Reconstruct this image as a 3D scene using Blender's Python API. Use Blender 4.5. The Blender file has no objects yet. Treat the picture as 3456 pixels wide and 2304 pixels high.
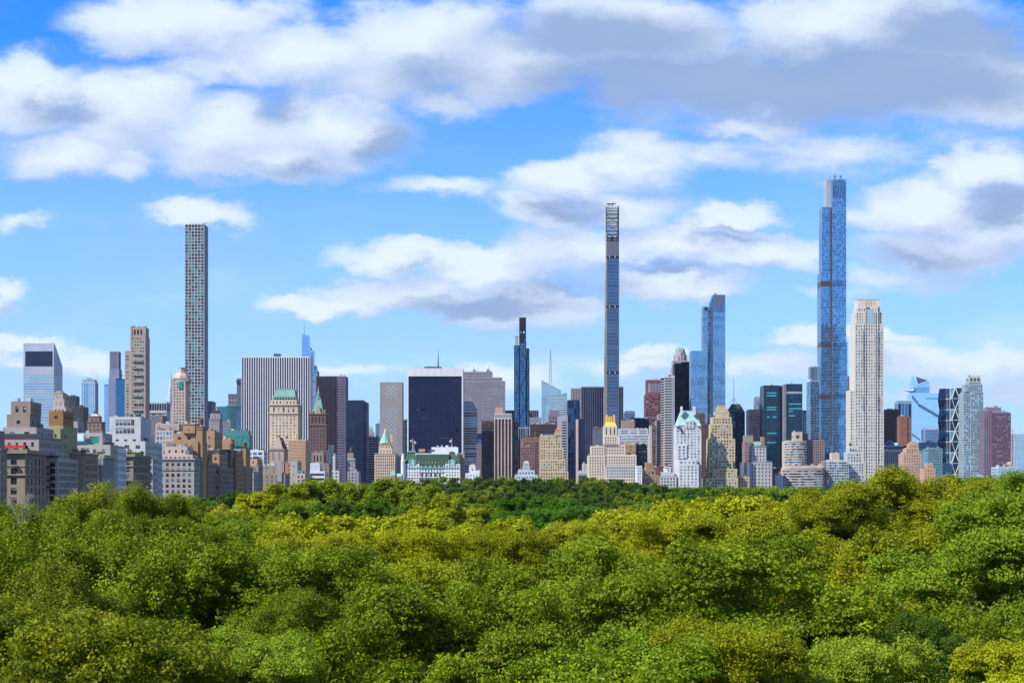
import bpy, math, random
import numpy as np
from mathutils import Vector, Matrix
R=math.radians
S=bpy.context.scene
COL=S.collection
# ------------------------------------------------------------- camera
CX,HY,FP,CAMZ=1728.0,1690.0,5460.0,30.0
cd=bpy.data.cameras.new('camera'); cam=bpy.data.objects.new('camera',cd); COL.objects.link(cam)
cam.location=(0,0,CAMZ); cam.rotation_euler=(R(90),0,0)
cd.sensor_width=36; cd.lens=FP/3456*36; cd.shift_y=(HY-1152)/3456
cd.clip_start=1; cd.clip_end=60000
S.camera=cam
# ------------------------------------------------------------- sun, sky, exposure
SUN_AZ=R(-122)      # measured from +Y (view direction), negative = left; behind the camera's shoulder
SUN_EL=R(46)
sd=bpy.data.lights.new('sun','SUN'); sd.energy=5.0; sd.angle=R(0.5); sd.color=(1.0,.965,.85)
sun=bpy.data.objects.new('sun',sd); COL.objects.link(sun)
sv=Vector((math.sin(SUN_AZ)*math.cos(SUN_EL),math.cos(SUN_AZ)*math.cos(SUN_EL),math.sin(SUN_EL)))
sun.rotation_euler=sv.to_track_quat('Z','Y').to_euler(); sun.location=(-300,-200,400)
S.view_settings.view_transform='Standard'; S.view_settings.look='None'
S.view_settings.exposure=0.75; S.view_settings.gamma=1
S.render.engine='CYCLES'
W=bpy.data.worlds.new('World'); S.world=W; W.use_nodes=True
nt=W.node_tree
for n in list(nt.nodes): nt.nodes.remove(n)
class NB:
    def __init__(s,nt): s.nt=nt
    def n(s,t,**k):
        o=s.nt.nodes.new(t)
        for a,b in k.items(): setattr(o,a,b)
        return o
    def put(s,sock,v):
        if v is None: return
        if isinstance(v,bpy.types.NodeSocket): s.nt.links.new(v,sock)
        else: sock.default_value=v
    def m(s,op,a,b=None,c=None,clamp=False):
        o=s.n('ShaderNodeMath',operation=op,use_clamp=clamp)
        for i,v in enumerate((a,b,c)): s.put(o.inputs[i],v)
        return o.outputs[0]
    def v(s,op,a,b=None,c=None):
        o=s.n('ShaderNodeVectorMath',operation=op)
        for i,v in enumerate((a,b,c)):
            if v is not None: s.put(o.inputs[i],v)
        return o.outputs['Value'] if op in('LENGTH','DOT_PRODUCT','DISTANCE') else o.outputs[0]
    def noise(s,vec,scale,detail=4,rough=.5,dist=0,color=False,dim='3D'):
        o=s.n('ShaderNodeTexNoise',noise_dimensions=dim)
        s.put(o.inputs['Vector'],vec); o.inputs['Scale'].default_value=scale
        o.inputs['Detail'].default_value=detail; o.inputs['Roughness'].default_value=rough
        o.inputs['Distortion'].default_value=dist
        return o.outputs['Color'] if color else o.outputs[0]
    def ramp(s,f,a,b,lo=0.,hi=1.,smooth=True):
        o=s.n('ShaderNodeMapRange'); o.interpolation_type='SMOOTHSTEP' if smooth else 'LINEAR'
        s.put(o.inputs[0],f)
        for i,v in enumerate((a,b,lo,hi)): o.inputs[i+1].default_value=v
        return o.outputs[0]
    def mix(s,f,a,b,mode='MIX'):
        o=s.n('ShaderNodeMix',data_type='RGBA',blend_type=mode)
        s.put(o.inputs[0],f)
        for i,v in ((6,a),(7,b)):
            if isinstance(v,tuple) and len(v)==3: v=(*v,1)
            s.put(o.inputs[i],v)
        return o.outputs[2]
b=NB(nt)
tc=b.n('ShaderNodeTexCoord'); dirv=tc.outputs['Generated']
sky=b.n('ShaderNodeTexSky',sky_type='NISHITA'); sky.sun_disc=False
sky.sun_elevation=SUN_EL; sky.sun_rotation=SUN_AZ
sky.air_density=1.0; sky.dust_density=.3; sky.ozone_density=1.6; sky.altitude=20
sep=b.n('ShaderNodeSeparateXYZ'); b.put(sep.inputs[0],dirv)
dx,dy,dz=sep.outputs
ys=b.m('MAXIMUM',dy,.05)
U=b.m('DIVIDE',dx,ys); V=b.m('DIVIDE',dz,ys)
uv=b.n('ShaderNodeCombineXYZ'); b.put(uv.inputs[0],U); b.put(uv.inputs[1],V)
uv=uv.outputs[0]
# noise: fluffy distortion of the cloud outlines
st=b.v('MULTIPLY',uv,(1,1.9,1))
n1=b.noise(st,7,6,.52,0,True)
n1c=b.v('SUBTRACT',n1,(.5,.5,.5))
n2=b.noise(st,34,5,.62,0,True)
n2c=b.v('SUBTRACT',n2,(.5,.5,.5))
w=b.v('MULTIPLY_ADD',n1c,(.075,.045,0),uv)
w=b.v('MULTIPLY_ADD',n2c,(.030,.024,0),w)
def blobs(lst,vec,k=.18):
    acc=None
    for (x,y,rx,ry,wt) in lst:
        u=(x*1.4694-CX)/FP; v=(HY-y*1.4694)/FP
        sx,sy=FP/(rx*1.4694),FP/(ry*1.4694)
        d=b.v('MULTIPLY_ADD',vec,(sx,sy,0),(-u*sx,-v*sy,0))
        l=b.v('LENGTH',d)
        val=b.m('MULTIPLY_ADD',l,-wt,wt)
        acc=val if acc is None else b.m('SMOOTH_MAX',acc,val,k)
    return acc
#CLOUDS
bright=[(70,215,170,95,1),(310,240,190,120,1),(540,310,200,105,1),(750,290,185,115,1),(140,330,170,70,.9),(300,370,90,40,.8),(640,360,250,60,1),
(430,40,290,80,.9),(700,110,260,90,.9),(960,110,260,110,.9),(1180,170,170,80,1),(1450,90,300,130,1),(850,170,220,60,.7),(560,150,200,40,.5),(1010,215,110,35,.6),(1950,330,260,50,.38),(1620,345,150,35,.35),(1620,190,330,90,1),(1950,60,360,120,1),(2150,160,400,130,1),
(1800,200,300,80,1),(2250,240,230,60,.9),(1750,275,180,26,1.),(470,478,150,32,.85),(1490,330,110,40,.5),(1600,330,100,30,.4),
(50,500,60,22,.4),(25,690,75,45,.95),(900,600,140,40,.95),(1120,620,200,48,1),(720,705,170,32,.95),(940,675,240,42,1),(1180,700,240,60,1),(1010,440,150,22,.35),
(1300,410,150,60,1),(1450,375,130,70,.9),(1250,490,130,50,.9),(1420,470,130,50,.8),(1340,570,220,60,.9),(1530,550,190,48,.95),(1690,495,150,36,.8),(1760,570,220,50,.95),(1520,640,230,42,.8),
(2260,395,130,68,1),(2120,470,170,72,1),(2290,500,150,80,1),(2180,560,240,52,.9),(2040,620,170,30,.45),(1880,665,120,22,.35),
(1980,768,150,26,.9),(1840,790,130,30,.7),(2090,820,170,42,.7),(1500,812,75,18,.7),(1760,850,160,34,.55),(2290,830,140,60,.6),(1460,850,130,30,.5),
(40,815,150,34,.8),(190,830,95,34,.7),(770,870,150,26,.45),(1150,880,170,34,.6),(2200,900,200,36,.55)]
dark=[(885,310,75,70,1),(160,232,140,42,.75),(645,240,75,55,.6),(700,385,140,28,.6),(1550,195,480,85,1.25),(1990,180,480,120,1.3),(1400,100,330,80,.85),(2200,80,260,90,.9),(1000,180,220,60,.45),
(1290,490,130,34,.8),(1110,700,270,36,.95),(1320,660,160,30,.7),(2290,475,110,50,.9),(2120,575,200,34,.6),(1680,540,150,16,.5),(1500,610,220,20,.6),(10,695,45,14,.7),(950,620,110,14,.4),(1700,520,120,12,.4)]
den0=blobs(bright,w)
den=den0
# generic clouds for the rest of the sky (reflections, other views)
dzs=b.m('ADD',b.m('ABSOLUTE',dz),.18)
gp=b.v('DIVIDE',dirv,None) if False else None
cmb=b.n('ShaderNodeCombineXYZ'); b.put(cmb.inputs[0],b.m('DIVIDE',dx,dzs)); b.put(cmb.inputs[1],b.m('DIVIDE',dy,dzs))
gn=b.noise(cmb.outputs[0],.9,7,.55)
gen=b.ramp(gn,.44,.62,-.3,.5,False)
au=b.m('ABSOLUTE',U)
out=b.m('MAXIMUM',b.ramp(au,.34,.46),b.ramp(V,.31,.42))
out=b.m('MAXIMUM',out,b.ramp(dy,.3,.15,1,0) if False else b.m('LESS_THAN',dy,.25))
inn=b.m('SUBTRACT',1.,out)
den=b.m('ADD',b.m('MULTIPLY',den,inn),b.m('MULTIPLY',gen,out))
det=b.noise(st,13,10,.66)
detail=b.m('MULTIPLY',b.m('SUBTRACT',det,.5),1.15)
d2=b.m('ADD',den,detail)
cover=b.ramp(d2,-.24,.32)
thick=b.ramp(d2,.12,.75)
dk=b.m('ADD',b.m('MULTIPLY',blobs(dark,w,.25),b.m('SUBTRACT',1.,out)),b.m('MULTIPLY',detail,.5))
dkf=b.ramp(dk,-.12,.62)
# soft relief inside the clouds: density now minus density a little towards the light
OFF=(-.005,.016,0)
wu=b.v('ADD',w,OFF); detu=b.noise(b.v('MULTIPLY_ADD',uv,(1,1.9,1),(-.005,.028,0)),13,10,.66)
d2u=b.m('ADD',b.m('MULTIPLY',blobs(bright,wu),inn),b.m('MULTIPLY',b.m('SUBTRACT',detu,.5),1.15))
d2c=b.m('ADD',b.m('MULTIPLY',den0,inn),detail)
rel=b.m('MULTIPLY',b.m('SUBTRACT',d2c,d2u),.8)
relf=b.m('ADD',rel,.52,clamp=True)
hs=b.n('ShaderNodeHueSaturation'); hs.inputs['Saturation'].default_value=1.12; hs.inputs['Value'].default_value=1.0
b.put(hs.inputs['Color'],sky.outputs[0])
skyc=b.mix(1.0,hs.outputs[0],(.20,.88,1.75),'MULTIPLY')
white=(6.2,7.1,8.1); grey=(2.2,3.2,5.4); mid=(3.7,4.7,7.0)
cc=b.mix(relf,(*mid,1),(*white,1))
cc=b.mix(b.m('MULTIPLY',dkf,.88),cc,(*grey,1))
veil=b.m('MULTIPLY',b.ramp(b.noise(b.v('MULTIPLY',uv,(1,2.6,1)),6,8,.62),.40,.68),b.ramp(V,0.,.20,.62,.10))
op=b.m('MAXIMUM',b.m('MULTIPLY',cover,b.ramp(d2,-.05,.6,.8,1.0)),veil)
hz=b.ramp(dz,.0,.27,.93,0.,False)
skyh=b.mix(hz,skyc,(4.3,5.9,7.7,1))
fin=b.mix(op,skyh,cc)
bg=b.n('ShaderNodeBackground'); b.put(bg.inputs[0],fin); bg.inputs[1].default_value=0.078
wo=b.n('ShaderNodeOutputWorld'); nt.links.new(bg.outputs[0],wo.inputs[0])
# ------------------------------------------------------------- materials
MATS={}
def newmat(name):
    m=bpy.data.materials.new(name); m.use_nodes=True
    t=m.node_tree
    return m,NB(t),t.nodes['Principled BSDF']
def masonry(name,c,rough=.85,var=.26,spec=.25):
    if name in MATS: return name
    m,q,p=newmat(name)
    o=q.n('ShaderNodeTexCoord').outputs['Object']
    big=q.noise(o,.06,4,.6)
    fine=q.noise(q.v('MULTIPLY',o,(1,1,.25)),.9,4,.65)
    f=q.m('ADD',q.m('MULTIPLY',big,.6),q.m('MULTIPLY',fine,.4))
    f=q.ramp(f,.3,.7,0,1,False)
    if max(c)>.24: c=tuple(x*.85 for x in c)
    lo=tuple(x*(1-var) for x in c); hi=tuple(min(1,x*(1+var*.6)) for x in c)
    q.put(p.inputs['Base Color'],q.mix(f,lo,hi)); p.inputs['Roughness'].default_value=rough
    p.inputs['Specular IOR Level'].default_value=spec
    MATS[name]=m; return name
def glass(name,c,metal=.0,rough=.08,var=.35,cell=(1.6,1.6,3.6),spec=.5,floorvar=0.):
    """window glass / curtain wall: reflective, every panel a little different"""
    if name in MATS: return name
    m,q,p=newmat(name)
    o=q.n('ShaderNodeTexCoord').outputs['Object']
    sn=q.v('SNAP',q.v('ADD',o,(.37,.41,.23)),cell)
    wn=q.n('ShaderNodeTexWhiteNoise',noise_dimensions='3D'); q.put(wn.inputs[0],sn)
    big=q.noise(o,.035,3,.6)
    f=q.m('ADD',q.m('MULTIPLY',wn.outputs[0],.55),q.m('MULTIPLY',big,.45))
    if floorvar:
        sz=q.n('ShaderNodeSeparateXYZ'); q.put(sz.inputs[0],sn)
        w1=q.n('ShaderNodeTexWhiteNoise',noise_dimensions='1D'); q.put(w1.inputs['W'],sz.outputs[2])
        f=q.m('ADD',q.m('MULTIPLY',f,1-floorvar),q.m('MULTIPLY',w1.outputs[0],floorvar))
    lo=tuple(x*(1-var) for x in c); hi=tuple(min(1,x*(1+var)) for x in c)
    q.put(p.inputs['Base Color'],q.mix(f,lo,hi))
    p.inputs['Metallic'].default_value=metal; p.inputs['Roughness'].default_value=rough
    p.inputs['Specular IOR Level'].default_value=spec
    # slight per-panel tilt so reflections break up pane by pane
    nn=q.n('ShaderNodeNewGeometry').outputs['Normal']
    wc=q.n('ShaderNodeTexWhiteNoise',noise_dimensions='3D'); q.put(wc.inputs[0],sn)
    j=q.v('MULTIPLY_ADD',wc.outputs[1],(.018,.018,.018),(-.009,-.009,-.009))
    wob=q.v('MULTIPLY_ADD',q.noise(o,.12,2,.5,0,True),(.04,.04,.04),(-.02,-.02,-.02))
    q.put(p.inputs['Normal'],q.v('NORMALIZE',q.v('ADD',q.v('ADD',nn,j),wob)))
    MATS[name]=m; return name
glass('gd',(.018,.022,.034),0,.1,.5,spec=.3)                 # dark window
glass('gm',(.045,.055,.075),.1,.12,.4,spec=.35)                   # mid window
glass('gb',(.24,.27,.31),0,.3,.3)                    # window with blinds
glass('gs',(.20,.42,.50),.4,.08,.3)                  # reflective window, sky blue also put into its base colour
glass('gt',(.03,.25,.24),.2,.12,.4)                  # teal window
glass('gk',(.008,.012,.03),.0,.06,.5)                # near black
glass('navy',(.010,.018,.055),.1,.1,.3,(1.5,1.5,3.6),.3)
glass('blue',(.14,.36,.62),.75,.08,.22,(1.6,1.6,3.7),.5,.25)
glass('deepblue',(.04,.17,.36),.6,.08,.3,(1.6,1.6,3.7),.5,.2)
glass('iceblue',(.30,.52,.78),.75,.10,.2,(2,2,3.8),.5,.3)
glass('slate',(.08,.14,.25),.6,.12,.3,(1.6,1.6,3.7),.5,.2)
glass('tealg',(.03,.17,.21),.45,.1,.3,(1.6,1.6,3.7),.5,.1)
glass('darkteal',(.006,.045,.10),.35,.1,.6,(1.6,1.6,3.7),.5,.2)
glass('black',(.008,.012,.05),.0,.2,.4,spec=.22)
glass('white_glass',(.55,.68,.76),.1,.2,.2)
masonry('roof',(.16,.16,.17)); masonry('metal_dark',(.05,.05,.06),.5,.1); masonry('metal_light',(.45,.47,.5),.4,.1)
masonry('white',(.72,.72,.76)); masonry('offwhite',(.52,.52,.54)); masonry('frame_dark',(.06,.055,.05)); masonry('copper',(.17,.31,.28))
masonry('wood',(.12,.07,.04)); masonry('shrub',(.05,.10,.02)); masonry('red',(.60,.04,.02)); masonry('gold',(.85,.50,.08),.4,.1)
# ------------------------------------------------------------- mesh helper
class MB:
    def __init__(s): s.v=[]; s.f=[]; s.m=[]
    def q(s,pts,mat):
        k=len(s.v); s.v.extend(pts); s.f.append(tuple(range(k,k+len(pts)))); s.m.append(mat)
    def box(s,x0,x1,y0,y1,z0,z1,mat,top=None):
        a=[(x0,y0),(x1,y0),(x1,y1),(x0,y1)]
        for i in range(4):
            p,r=a[i],a[(i+1)%4]; s.q([(p[0],p[1],z0),(r[0],r[1],z0),(r[0],r[1],z1),(p[0],p[1],z1)],mat)
        s.q([(x,y,z1) for x,y in a],top or mat); s.q([(x,y,z0) for x,y in a[::-1]],mat)
    def frustum(s,b0,b1,z0,z1,mat,top=None):
        """b=(x0,x1,y0,y1) base and top rectangles"""
        A=[(b0[0],b0[2]),(b0[1],b0[2]),(b0[1],b0[3]),(b0[0],b0[3])]; T=[(b1[0],b1[2]),(b1[1],b1[2]),(b1[1],b1[3]),(b1[0],b1[3])]
        for i in range(4):
            j=(i+1)%4; s.q([(*A[i],z0),(*A[j],z0),(*T[j],z1),(*T[i],z1)],mat)
        s.q([(*p,z1) for p in T],top or mat)
    def lathe(s,cx,cy,prof,mat,n=16,cap=True):
        for (r0,z0),(r1,z1) in zip(prof[:-1],prof[1:]):
            for i in range(n):
                a,c=2*math.pi*i/n,2*math.pi*(i+1)/n
                P=lambda r,t,z:(cx+r*math.cos(t),cy+r*math.sin(t),z)
                if r1<1e-4: s.q([P(r0,a,z0),P(r0,c,z0),P(0,0,z1)],mat)
                elif r0<1e-4: s.q([P(0,0,z0),P(r1,c,z1),P(r1,a,z1)],mat)
                else: s.q([P(r0,a,z0),P(r0,c,z0),P(r1,c,z1),P(r1,a,z1)],mat)
        if cap and prof[-1][0]>1e-3:
            r,z=prof[-1]; s.q([(cx+r*math.cos(2*math.pi*i/n),cy+r*math.sin(2*math.pi*i/n),z) for i in range(n)],mat)
    def tube(s,p,r,r0,r1,mat,n=6):
        p=Vector(p); r=Vector(r); d=(r-p).normalized(); a=d.orthogonal().normalized(); c=d.cross(a)
        def ring(o,rad): return [tuple(o+(a*math.cos(2*math.pi*i/n)+c*math.sin(2*math.pi*i/n))*rad) for i in range(n)]
        A,B_=ring(p,r0),ring(r,r1)
        for i in range(n):
            j=(i+1)%n; s.q([A[i],A[j],B_[j],B_[i]],mat)
        s.q(B_,mat)
    def bar(s,p,r,w,h,mat):
        """square bar between two points"""
        s.tube(p,r,w,w if h is None else h,mat,4)
    def mesh(s,name,off=(0,0,0)):
        me=bpy.data.meshes.new(name)
        v=np.array(s.v,dtype=np.float64)-np.array(off)
        me.from_pydata(v.tolist(),[],s.f)
        names=[]; idx=[]
        for k in s.m:
            if k not in names: names.append(k)
            idx.append(names.index(k))
        for k in names: me.materials.append(MATS[k])
        me.polygons.foreach_set('material_index',idx); me.update()
        return me
def tag(o,label=None,cat=None,group=None,kind=None):
    if label: o['label']=label
    if cat: o['category']=cat
    if group: o['group']=group
    if kind: o['kind']=kind
    return o
def link(name,me,parent=None,loc=(0,0,0)):
    o=bpy.data.objects.new(name,me); COL.objects.link(o); o.location=loc
    if parent: o.parent=parent
    return o
def zof(y,Y): return CAMZ+(HY-y)/FP*Y
def xof(x,Y): return (x-CX)/FP*Y
# ------------------------------------------------------------- facades
def F(bay=3.2,flr=3.5,wx=.45,wy=.5,d=.25,g=('gd','gd','gm','gb'),mx=1.,mt=1.2,obj=False,sp=None,pm=None,skip=None,bias=0.):
    return dict(bay=bay,flr=flr,wx=wx,wy=wy,d=d,g=g,mx=mx,mt=mt,obj=obj,sp=sp,pm=pm,skip=skip,bias=bias)
def facade(mb,B,ox,oy,dx,dy,W,z0,z1,wall,f,zlow):
    nx_,ny_=dy,-dx
    def P(a,z,d=0.): return (ox+dx*a-nx_*d,oy+dy*a-ny_*d,z)
    def Q(a0,a1,za,zb,mat,d=0.): 
        if a1-a0>1e-4 and zb-za>1e-4: mb.q([P(a0,za,d),P(a1,za,d),P(a1,zb,d),P(a0,zb,d)],mat)
    if f is None or z1-max(z0,zlow)<2.2 or W<1.6:
        Q(0,W,z0,z1,wall); return
    zb=max(z0,zlow)
    if zb>z0: Q(0,W,z0,zb,wall)
    mx=min(f['mx'],W*.2); mt=min(f['mt'],(z1-zb)*.3)
    if mt>0: Q(0,W,z1-mt,z1,wall)
    if mx>0: Q(0,mx,zb,z1-mt,wall); Q(W-mx,W,zb,z1-mt,wall)
    w=W-2*mx; H=z1-mt-zb
    nx=1 if f['wx']>=1 else max(1,round(w/f['bay']))
    ny=1 if not f['flr'] else max(1,round(H/f['flr']))
    cw=w/nx; ch=H/ny; ww=cw*f['wx']; wh=ch*f['wy']; lo=(ch-wh)/2+f['bias']*ch
    sp=f['sp'] or wall; pm=f['pm'] or wall; d=f['d']; rnd=B.rnd
    for j in range(ny):
        za=zb+j*ch; w0=za+lo; w1=w0+wh
        Q(mx,W-mx,za if j==0 else za,w0,sp); Q(mx,W-mx,w1,za+ch,sp)
        prev=mx
        rowg=rnd.choice(f['g'])
        for i in range(nx):
            a0=mx+i*cw+(cw-ww)/2; a1=a0+ww
            if f['skip'] and f['skip'](i,j,nx,ny): continue
            Q(prev,a0,w0,w1,pm); prev=a1
            # reveals
            mb.q([P(a0,w0),P(a0,w0,d),P(a0,w1,d),P(a0,w1)],pm); mb.q([P(a1,w0,d),P(a1,w0),P(a1,w1),P(a1,w1,d)],pm)
            mb.q([P(a0,w0),P(a1,w0),P(a1,w0,d),P(a0,w0,d)],sp); mb.q([P(a0,w1,d),P(a1,w1,d),P(a1,w1),P(a0,w1)],sp)
            if f['obj']:
                B.wins.append((P((a0+a1)/2,(w0+w1)/2,d),dx,dy,round(ww,1),round(wh,1),ww,wh,rnd.choice(f['g'])))
            else:
                g=rnd.choice(f['g']) if rnd.random()<.75 else rowg
                if g=='gb' and f['flr']: zc=w0+(w1-w0)*rnd.uniform(.25,.7); Q(a0,a1,w0,zc,'gd',d); Q(a0,a1,zc,w1,'gb',d)
                else: Q(a0,a1,w0,w1,g,d)
        Q(prev,W-mx,w0,w1,pm)
WINMESH={}
def win_mesh(ww,wh,g):
    k=(ww,wh,g)
    if k in WINMESH: return WINMESH[k]
    m=MB(); fr='frame_dark' if (int(ww*10)+int(wh*10))%2 else 'offwhite'
    t=.07
    zc={'gb':-.1*wh,'gm':.2*wh}.get(g)
    if zc is None: m.q([(-ww/2,.0,-wh/2),(ww/2,.0,-wh/2),(ww/2,.0,wh/2),(-ww/2,.0,wh/2)],g)
    else: m.q([(-ww/2,.0,-wh/2),(ww/2,.0,-wh/2),(ww/2,.0,zc),(-ww/2,.0,zc)],'gd'); m.q([(-ww/2,.0,zc),(ww/2,.0,zc),(ww/2,.0,wh/2),(-ww/2,.0,wh/2)],'gb')
    def bar(x0,x1,z0,z1,mat=fr): m.box(x0,x1,-.06,-.005,z0,z1,mat)
    bar(-ww/2,-ww/2+t,-wh/2,wh/2); bar(ww/2-t,ww/2,-wh/2,wh/2)
    bar(-ww/2+t,ww/2-t,wh/2-t,wh/2); bar(-ww/2+t,ww/2-t,-wh/2,-wh/2+t)
    if wh>1.3: bar(-ww/2+t,ww/2-t,-.03,.03)
    if ww>1.5: bar(-.03,.03,-wh/2+t,-.03); bar(-.03,.03,.03,wh/2-t)
    if wh>1.2: m.q([(-ww/2-.1,-.26,-wh/2-.12),(ww/2+.1,-.26,-wh/2-.12),(ww/2+.1,-.02,-wh/2),(-ww/2-.1,-.02,-wh/2)],'offwhite')
    WINMESH[k]=m.mesh('window'); return WINMESH[k]
LAND=[]
_uq=[0]
KEEP={'lattice_window','lattice_crown','louvre_panel','mechanical_slat','crown_louvre','bay_window_glass','cascade_stripe','floor_line','vent','notch_terrace','terracotta_step','roof_crane','sign_mark','parapet','panel_joint'}
def uq(n):
    if n in KEEP: return n
    _uq[0]+=1; return f'{n}#{_uq[0]}'
class Bld:
    def __init__(s,name,label,cat,Y,wall='stone',hide=None,group=None,seed=None):
        s.Y=Y; s.name=name; s.parts={}; s.wall=wall; s.wins=[]; s.rnd=random.Random(seed if seed is not None else hash_(label))
        s.label=label; s.cat=cat; s.group=group; s.top=0; s.bx=[]; s.hide=hide; s.by=[]; s.pl={}; s.rects=[]
    def mb(s,part):
        if part not in s.parts: s.parts[part]=MB()
        return s.parts[part]
    def tier(s,xL,xR,yT,g=False,yB=None,s_=0,D=None,xS=None,f=None,fs=0,wall=None,corn=None,part='wall',roof='roof',cm=None,par=0):
        Yf=s.Y+s_; X0,X1=xof(xL,Yf),xof(xR,Yf); z1=zof(yT,Yf)
        z0=0. if (g or (yB is None and not s.bx)) else (zof(yB,Yf) if yB is not None else s.top)
        if D is None:
            if xS is not None:
                uS=(xS-CX)/FP
                if uS<0: D=(X1-uS*Yf)/uS if abs(uS)>1e-6 else 20
                else: D=20
                D=max(4,min(80,D))
            else: D=max(10,min(45,(X1-X0)*.8))
        wl=wall or s.wall; mb=s.mb(part)
        hy=s.hide or (1740 if (xL+xR)/2<700 else 1672)
        zlow=zof(hy,s.Y)
        if fs==0: fs=f
        facade(mb,s,X0,Yf,1,0,X1-X0,z0,z1,wl,f,zlow)
        facade(mb,s,X1,Yf,0,1,D,z0,z1,wl,fs,zlow)
        facade(mb,s,X0,Yf+D,0,-1,D,z0,z1,wl,fs,zlow)
        facade(mb,s,X1,Yf+D,-1,0,X1-X0,z0,z1,wl,None,zlow)
        mb.q([(X0,Yf,z1),(X1,Yf,z1),(X1,Yf+D,z1),(X0,Yf+D,z1)],roof)
        if corn:
            h,pj=corn; c=s.mb('cornice') ; c.box(X0-pj,X1+pj,Yf-pj,Yf+D+pj,z1-.003,z1+h,cm or wl,roof)
            z1+=h
        if par:   # thin parapet above the roof
            c=mb
            for (a0,a1,b0,b1) in ((X0,X1,Yf,Yf+.4),(X0,X1,Yf+D-.4,Yf+D),(X0,X0+.4,Yf+.4,Yf+D-.4),(X1-.4,X1,Yf+.4,Yf+D-.4)):
                c.box(a0,a1,b0,b1,z1+.002,z1+par,wl)
        s.rects.append((X0,X1,Yf,Yf+D,z1)); s.top=z1; s.bx+= [xL,xR]; s.by.append(yT); s.last=(X0,X1,Yf,Yf+D,z1)
        return s.last
    def band(s,yT,yB,mat,pj=.3,part='belt_course',rect=None):
        X0,X1,Y0,Y1,_=rect or s.last; m=s.mb(uq(part))
        za,zb=zof(yB,Y0),zof(yT,Y0)
        m.box(X0-pj,X1+pj,Y0-pj,Y1+pj,za,zb,mat)
    def box(s,part,mat,xL,xR,yT,yB,s_=0,D=5,top=None):
        Yf=s.Y+s_; s.mb(uq(part)).box(xof(xL,Yf),xof(xR,Yf),Yf,Yf+D,zof(yB,Yf),zof(yT,Yf),mat,top)
    def mast(s,x,yT,yB,s_=5,r=.5,mat='metal_dark',part='mast',r1=None):
        Yf=s.Y+s_; s.mb(uq(part)).tube((xof(x,Yf),Yf,zof(yB,Yf)),(xof(x,Yf),Yf,zof(yT,Yf)),r,r1 if r1 is not None else r*.4,mat,8)
    def hip(s,part,mat,xL,xR,yB,tL,tR,yT,s_=0,D=20,td=None,top=None):
        Yf=s.Y+s_; a=(xof(xL,Yf),xof(xR,Yf),Yf,Yf+D); 
        td=D*.4 if td is None else td
        c=Yf+D/2; t=(xof(tL,Yf),xof(tR,Yf),c-td/2,c+td/2)
        s.mb(uq(part)).frustum(a,t,zof(yB,Yf),zof(yT,Yf),mat,top)
        s.by.append(yT)
    def tank(s,x,yT,yB,s_=8,r=2.2):
        """rooftop water tank on legs, its own part"""
        Yf=s.Y+s_; cx=xof(x,Yf); z0,z1=zof(yB,Yf),zof(yT,Yf); h=z1-z0; m=s.mb(uq('water_tank'))
        m.lathe(cx,Yf,[(r,z0+h*.25),(r,z0+h*.78),(r*1.08,z0+h*.78),(0,z1)],'wood',14)
        for a in (-1,1):
            for c in (-1,1): m.box(cx+a*r*.6-.12,cx+a*r*.6+.12,Yf+c*r*.6-.12,Yf+c*r*.6+.12,z0-.5,z0+h*.25,'metal_dark')
    def clutter(s,n=5,hmax=4,rect=None,mats=('roof','metal_light','offwhite')):
        X0,X1,Y0,Y1,z=rect or s.last; r=s.rnd
        xs=X0
        for k in range(n):
            w=(X1-X0)/n*r.uniform(.25,.7); x=X0+(X1-X0)*(k+.15)/n; h=r.uniform(.8,hmax); y=Y0+(Y1-Y0)*r.uniform(.12,.5)
            m=s.mb(uq('rooftop_unit')); m.box(x,x+w,y,y+(Y1-Y0)*.2,z+.004,z+h,r.choice(mats))
            if r.random()<.3: m.tube((x+w/2,y+.5,z),(x+w/2,y+.5,z+h+r.uniform(1,4)),.15,.06,'metal_dark')
    def done(s):
        if s.cat in('building','hotel') or s.name=='apartment_tower':
            for rc in s.rects:
                if rc[1]-rc[0]>7 and rc[4]>25:
                    s.clutter(max(2,int((rc[1]-rc[0])/5)),2.6,rc,('roof','metal_light',s.wall,'metal_dark'))
            if s.cat=='building' and s.name=='apartment_building' and s.rects and s.rnd.random()<.22:
                rc=s.rects[-1]; cx=rc[0]+(rc[1]-rc[0])*s.rnd.uniform(.25,.75); yy=rc[2]+(rc[3]-rc[2])*.5; m=s.mb(uq('water_tank')); z=rc[4]
                m.lathe(cx,yy,[(1.7,z+1.6),(1.7,z+4.6),(1.85,z+4.6),(0,z+6)],'wood',12)
                for a in(-1,1):
                    for c in(-1,1): m.box(cx+a-.12,cx+a+.12,yy+c-.12,yy+c+.12,z,z+1.6,'metal_dark')
        xs=(min(s.bx),max(s.bx)); X0,X1=xof(xs[0],s.Y),xof(xs[1],s.Y)
        base=((X0+X1)/2,s.Y+8,0.)
        e=link(s.name,None,None,base); tag(e,s.label,s.cat,s.group)
        bp=tuple(base)
        for k,m in s.parts.items():
            if m.f: 
                k=k.split('#')[0]; o=link(k,m.mesh(k,bp),e)
                if k in s.pl: o['label']=s.pl[k]
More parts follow.
